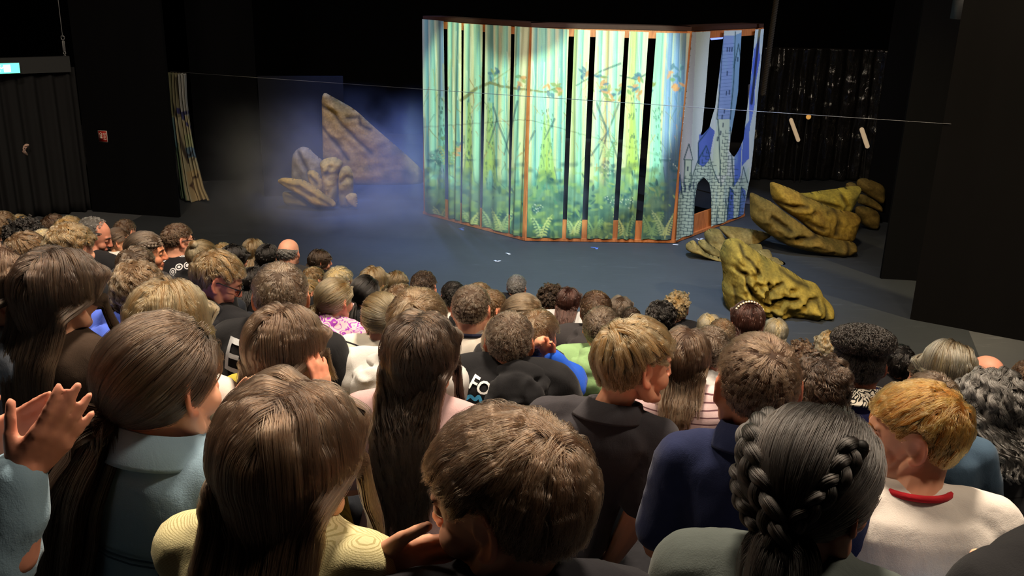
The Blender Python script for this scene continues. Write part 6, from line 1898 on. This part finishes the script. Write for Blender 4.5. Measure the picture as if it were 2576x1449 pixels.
P('boy in a bright blue hooded top resting his chin on his fist', 1352, 776, 'short', 'lightbrown', len=0.07, yaw=24, byaw=10, mat=C_('bright_blue', '1e55c8'), gar='hoodie', hands=1, arms=('chin', 'lap'), wpx={1: (1392, 905, 3.42)}, tone='d79b7d', hs=1.0)
P('girl with brown hair and a short tied-back tail', 1314, 738, 'pony', 'lightbrown', tie=(-0.085, -0.05, 0.0), taildir=(-0.4, 0, 0), len=0.11, tailr=0.018, tiecol='6b5436', tier=0.009, tieth=0.003, yaw=26, mat=DKGREY)
P('young man with curly dark hair and black jacket looking right', 1386, 718, 'curly', 'darkbrown', yaw=44, byaw=20, mat=DKGREY, gar='jacket', face=1, len=0.05, tone='cf9577', side=0.5, **AD())
P('woman with dark red-brown hair and white top', 1430, 722, 'bob', 'auburn', yaw=20, mat=C_('offwhite', 'cfd0d2'), gar='sweat', len=0.15, tone='d29a80', hs=1.0, s=1.1, adult=1)
P('man with short grey hair in a dark jacket in front of the crowd', 1300, 690, 'short', 'grey', len=0.025, yaw=12, mat=C_('suit', '1b1d24'), gar='jacket', tone='d09a82', **AD())
P('boy with thick brown hair and dark grey hooded jacket', 1498, 730, 'short', 'brown', len=0.065, yaw=4, mat=C_('hood_grey', '353234'), gar='hoodie', hs=1.03, s=1.14)
P('boy with spiky light brown hair and green hooded top', 1512, 770, 'short', 'ash', len=0.06, yaw=16, byaw=10, mat=C_('green_hood', '85a874'), gar='hoodie', hs=1.0, s=1.08, mess=0.35, side=0.3, crown=(0.0, -0.088, 0.062))
P('girl with long light brown hair beyond the spiky-haired boy', 1560, 744, 'long', 'ash', yaw=16, mat=DKGREY, len=0.3, part=0.012)
P('dark-haired child half hidden beside the long light brown hair', 1588, 772, 'short', 'darkbrown', yaw=6, hs=0.8)
P('boy with wavy black hair in front of the curly blond head', 1662, 756, 'wavyshort', 'black', yaw=14, mat=DKGREY, len=0.07, hs=1.06, vol=0.012, tone='c98d6f', grav=0.5)
P('person with curly blond hair and dark collar', 1702, 738, 'curly', 'blond', yaw=18, mat=BLACK, gar='jacket', len=0.055, hs=1.02, s=1.1, tone='dca389', side=0.5)
P('blond boy in a charcoal polo shirt turning right, bare elbow showing', 1597, 803, 'mop', 'darkblond', len=0.105, yaw=68, byaw=22, pitch=5, mat=C_('charcoal_polo', '37353a'), gar='shirt', collar=1, face=1, bare=1, hs=1.05, s=1.02, hh=0.60,
  hands=1, arms=(((0.195, -0.03, 0.20), (0.190, 0.03, -0.01)), 'lap'), lean=0.02, slean=0.22, tone='dda183', iris='3b4a4f', crown=(-0.01, -0.07, 0.09), mess=0.07, vol=0.018)
P('girl with straight brown hair and pink and white striped shirt', 1722, 822, 'bob', 'brown', yaw=16, byaw=14, len=0.165, mat=C_('pink_stripe', 'd9bcbf', '6d4a52', 'stripes', 0.85, (46, 0.2, 2)), gar='tee', s=1.1)
P('boy with short brown hair and pale grey hooded top', 1785, 818, 'short', 'ash', yaw=8, len=0.045, mat=C_('pale_hood', 'b9b7b6'), gar='hoodie', hs=0.98, side=0.25, tone='dd9a84')
P('fair head of a child beyond the pale grey hood', 1784, 789, 'bob', 'platinum', yaw=10, mat=DKGREY, hs=0.95)
P('boy with cropped brown hair in a plain navy polo shirt', 1903, 832, 'crop', 'brown', yaw=2, byaw=12, pitch=6, len=0.026, mat=C_('navy_polo', '1d2547'), gar='shirt', collar=1, hs=1.08, s=1.02, tone='d99a7c', side=0.45, lean=0.03, slean=-0.06, wr=0.006)
P('woman with dark reddish bob and a pearl hair clip', 1880, 757, 'bob', 'auburn', yaw=2, mat=BLACK, len=0.17, hs=1.05, s=1.14, adult=1, clip=1)
P('small brown head beside the woman with the hair clip', 1815, 800, 'short', 'lightbrown', yaw=6, hs=0.85)
P('child with pale platinum hair and thick fringe of plaits', 1950, 800, 'bob', 'platinum', yaw=4, mat=DKGREY, len=0.2, hs=0.98)
P('boy with wavy dark brown hair behind the navy polo shirt', 2062, 892, 'wavyshort', 'darkbrown', yaw=8, byaw=6, len=0.10, mat=DKGREY, hs=1.02, vol=0.018, pitch=6)
P('curly brown head low in front of the dark wavy hair', 2010, 864, 'curly', 'brown', yaw=4, mat=BLACK, hs=0.9)
P('woman with rolled black hair, zebra collar and navy top', 2160, 832, 'short', 'black', yaw=14, byaw=6, len=0.06, mat=C_('navy_knit', '2a2d5c'), gar='sweat', hs=1.08, s=1.16, adult=1, tone='7d5140', puff=1, collar=1, mess=0.4,
  cmat=C_('zebra', 'd9d2c4', '1a1716', 'swirl', 0.8, (20, 0.2)))
P('blond head half hidden by the rolled black hair', 2090, 832, 'wavyshort', 'blond', yaw=-5, mat=DKGREY, hs=0.98, len=0.15)
P('person with straight black hair beside the rolled black hair', 2260, 866, 'mop', 'black', yaw=8, len=0.11, mat=BLACK, hs=1.03, vol=0.012)
P('woman with blond-streaked brown hair bending down', 2385, 858, 'bob', 'streak', yaw=-16, byaw=0, pitch=20, len=0.27, mat=DKGREY, adult=1, hs=1.06, s=1.1, part=0.05)
P('man with pink bald head and grey beard behind the streaked hair', 2480, 890, 'bald', 'grey', yaw=-30, byaw=-10, pitch=12, tone='d2937a', hs=1.04, s=1.1, adult=1)
P('woman with grey wavy hair and dark quilted vest', 2490, 930, 'wavy', 'greydark', yaw=-14, byaw=-4, pitch=4, len=0.15, mat=C_('quilt', '3f4043', None, 'quilt', 0.6, (16,)), gar='vest', adult=1, hs=1.08, s=1.16, vol=0.026)
P('dark brown head low between black and streaked hair', 2322, 900, 'short', 'darkbrown', yaw=0, hs=0.9)
P('fair-brown head and blue-grey top behind the ginger boy', 2340, 935, 'mop', 'ash', yaw=0, mat=C_('bluegrey', '3f5468'), gar='sweat', hs=1.0, s=1.0, slean=-0.04)
P('brown head cut by the right edge of the picture', 2585, 905, 'short', 'brown', yaw=-10, mat=BLACK)

# ---- far left block
P('light brown head cut by the left edge of the picture', 8, 532, 'mop', 'lightbrown', yaw=26, hs=1.0)
P('fair head behind the leftmost light brown head', 50, 540, 'mop', 'blond', yaw=30, hs=0.9, dz=-0.02)
P('head of curly black hair at the left', 62, 556, 'curly', 'black', yaw=24, hs=1.0, vol=0.02, tone='6b4636')
P('dark brown head tilted at the back of the left block', 137, 538, 'mop', 'brown', yaw=35, tilt=14)
P('golden fair head with smooth hair next to the grey-haired man', 176, 544, 'mop', 'blond', yaw=24)
P('pale blond head half hidden between two brown heads', 113, 575, 'short', 'platinum', yaw=20, hs=0.8)
P('boy with brown hair, right ear showing, in a black top', 72, 582, 'mop', 'lightbrown', len=0.07, yaw=40, byaw=24, mat=BLACK, tone='d99c7d', hs=1.03)
P('child with wavy fair-brown hair in front of the grey-haired man', 180, 560, 'wavyshort', 'darkblond', yaw=22, len=0.11, hs=1.02)
P('man with cropped grey hair and lined face looking right', 238, 546, 'receding', 'greydark', yaw=80, byaw=24, pitch=20, face=1, tone='c98a72', mat=BLACK, gar='sweat', len=0.014, **AD())
P('girl with brown tied hair looking right beside the grey-haired man', 298, 573, 'bun', 'brown', yaw=64, byaw=26, face=1, tone='d9a27f', mat=WHITE, tie=(0, -0.1, -0.02), bunr=0.02, hs=0.95)
P('dim brown head in front of the grey floor strip', 316, 551, 'short', 'brown', yaw=20)
P('woman with plaited fair-brown hair looking right', 368, 582, 'bun', 'ash', yaw=76, byaw=26, face=1, tone='d5936f', mat=DKGREY, adult=1, hs=1.02, s=1.1, tie=(0, -0.1, -0.03), bunr=0.018,
  braids=[([(0.052, 0.062, 0.058), (0.076, 0.02, 0.060), (0.078, -0.03, 0.045), (0.06, -0.075, 0.02), (0.02, -0.105, 0.0)], 0.013)])
P('smooth light brown head below the woman with plaits', 346, 620, 'mop', 'ash', yaw=22)
P('boy with wavy brown hair and bright blue hooded top at the left', 348, 655, 'wavyshort', 'lightbrown', len=0.085, yaw=-12, byaw=14, mat=C_('periwinkle', '4c66cf'), gar='hoodie', tone='d58f76', hs=1.03, s=1.1)
P('brown-haired person in glasses wearing a black top with white circles', 448, 561, 'short', 'brown', yaw=46, byaw=26, glasses=1, face=1, len=0.045, mat=C_('circles', '17161a', 'c9c8cc', 'rings', 0.85, (17,)), gar='long', tone='d59b80', adult=1, hs=1.02, s=1.12)
P('golden hair gathered in a bun behind the blond boy with glasses', 510, 603, 'bun', 'darkblond', yaw=24, tie=(0, -0.06, 0.075), bunr=0.026)
P('fair head half hidden behind the golden bun', 562, 610, 'mop', 'blond', yaw=24, hs=0.85)
P('person with long black hair behind the blond boy with glasses', 590, 614, 'long', 'black', yaw=44, len=0.24, hs=1.05, s=1.1)
P('fair-haired child in a dark blue top by the black bob', 638, 600, 'bob', 'darkblond', yaw=16, mat=TEAL, gar='sweat')
P('person with a glossy black bob beside the bald man', 674, 614, 'bob', 'black', yaw=14, len=0.13, mat=DKGREY)
P('bald man with a fringe of short grey hair', 727, 601, 'bald', 'grey', yaw=8, byaw=14, tone='dba187', mat=DKGREY, tc=0.104, gar='sweat', **AD())
P('woman with dark hair in profile against the stage floor', 806, 627, 'long', 'darkbrown', yaw=62, byaw=26, len=0.14, face=1, tone='d39a80', adult=1, hs=1.02, s=1.08, mat=BLACK)
P('dark-haired head behind the boy with silver letters', 634, 672, 'bob', 'black', yaw=30, mat=BLACK, len=0.14)
P('small blond child looking right behind the boy with silver letters', 776, 700, 'mop', 'blond', yaw=50, face=1, hs=0.92, mat=DKGREY)
P('fair head in a dark blue-green collar by the dark-haired profile', 790, 672, 'mop', 'darkblond', yaw=40, hs=0.92, mat=TEAL, gar='hoodie')
P('child with bright smooth blond hair', 854, 670, 'mop', 'platinum', yaw=34, len=0.1)
P('woman with long straight dark blond hair', 940, 670, 'long', 'darkblond', yaw=22, len=0.3, adult=1, hs=1.03, s=1.08)
P('woman in glasses with swept dark blond hair', 1000, 682, 'bob', 'darkblond', yaw=62, len=0.17, glasses=1, face=1, adult=1, hs=1.0, s=1.08, byaw=26)
P('light brown tousled head below the woman in glasses', 1008, 714, 'mop', 'lightbrown', yaw=20, mess=0.3)
P('man with thinning dark brown hair and white hood beside him', 1066, 680, 'short', 'darkbrown', yaw=8, len=0.03, mat=C_('white_hood2', 'cfc8bf'), gar='hoodie', **AD())
P('boy with short black hair, left ear showing', 1140, 706, 'crop', 'black', yaw=-8, len=0.024, tone='b97a5e', mat=WHITE)
P('brown head peeping over the shaved boy', 1206, 709, 'short', 'lightbrown', yaw=10, hs=0.92)

# width of each head in the photograph, in the order above: gives its distance
HEAD_PX = [285, 350, 410, 315, 248, 380, 330, 215, 230, 200, 142, 130, 185, 95, 66, 84, 140, 180, 100, 82, 106, 96, 92, 68, 58, 48, 76, 86, 66, 45, 79, 64, 200, 130, 92, 62, 192, 90, 60, 62, 140, 72, 130, 75, 78, 130, 80, 175, 75, 125, 80, 72, 52, 86, 62, 72, 62, 105, 118, 80, 58, 52, 95, 88, 120, 75, 68, 52, 66, 55, 56, 57, 60, 72, 60, 62, 72, 78, 58, 82, 66, 60, 56]
assert len(HEAD_PX) == len(SPECS), (len(HEAD_PX), len(SPECS))
for sp, w in zip(SPECS, HEAD_PX):
    sp['w'] = w
seat_rows()
for sp in SPECS:
    person(sp)
run_queue()
for sp in PEOPLE:
    make_hair(sp, sp['root'], sp['Mh'])

# extras worn by single people
for sp in PEOPLE:
    if sp.get('clip'):
        Mh = sp['Mh']; a = np.radians(np.linspace(35, 145, 12))
        s_ = Soup(); pts = np.stack([np.cos(a) * 0.088, np.full(12, -0.03), 0.022 + np.sin(a) * 0.098], -1)
        s_.tube(pts, 0.003, k=6)
        c = s_.xform(Mh).build('hair_clip', plain('clip_gold', hx('b9a06a'), 0.3, 0.5, 0.1, 50, 0, 0.7), sp['root'])
        for q in pts:
            Soup().ell(q, (0.0065,) * 3, m=6, k=8).xform(Mh).build('pearl', plain('pearl', hx('efe6d2'), 0.2, 0.6), c)
    if sp.get('puff'):
        Mh = sp['Mh']; rng = np.random.default_rng(5); ms, mm = hair_mats('black')
        c = HC + np.array([0, -0.02, 0.070]); R = np.array([0.098, 0.088, 0.044])
        V, F = Soup().ell(c, R * 0.93, m=12, k=24).arrays(); me = mesh_of('hair_roll', V @ Mh[:3, :3].T + Mh[:3, 3], F)
        vfloat(me, np.full(len(V), 0.2), 'rnd'); vfloat(me, np.zeros(len(V)), 'tt'); o = link('hair_roll', me, mm, sp['root'])
        D0 = fib(2600); n = unit(D0 / R); t = unit(np.cross(n, rng.normal(0, 1, (2600, 3))))
        u = np.linspace(0, 1, 7)[None, :, None]
        S = (c + D0 * R * 0.93)[:, None] + t[:, None] * u * 0.03 + n[:, None] * 0.012 * np.sin(u * 3.1)
        q = curves_obj('hair_strands', S @ Mh[:3, :3].T + Mh[:3, 3], 0.0009, ms, o, rng.uniform(0, 1, 2600)); q['kind'] = 'stuff'
if 0:
    for sp in SPECS: print('HEAD', sp['cx'], sp['top'], round(sp['t'], 2), round(sp['D'], 2), sp['label'][:40])

# small hand that parts the doorway curtain
fr = empty('hand', fp); tag(fr, 'small hand reaching out between the folds of the doorway curtain', 'hand')
h_ = hand_soup(np.array([-0.02, 0.05, -0.06]), np.array([0.25, -0.35, 0.9]), np.array([0.9, 0.2, 0.0]), 1, 40, 0.95, lo=True)
h_.tube([(-0.06, 0.16, -0.12), (-0.02, 0.05, -0.06)], (0.028, 0.024), k=8)
V_, F_ = h_.arrays(); me_ = mesh_of('hand_skin', V_, F_); vcol(me_, np.repeat(np.array(hx('ecc9b8'))[None], len(V_), 0)); link('hand_skin', me_, skin_mat(), fr)
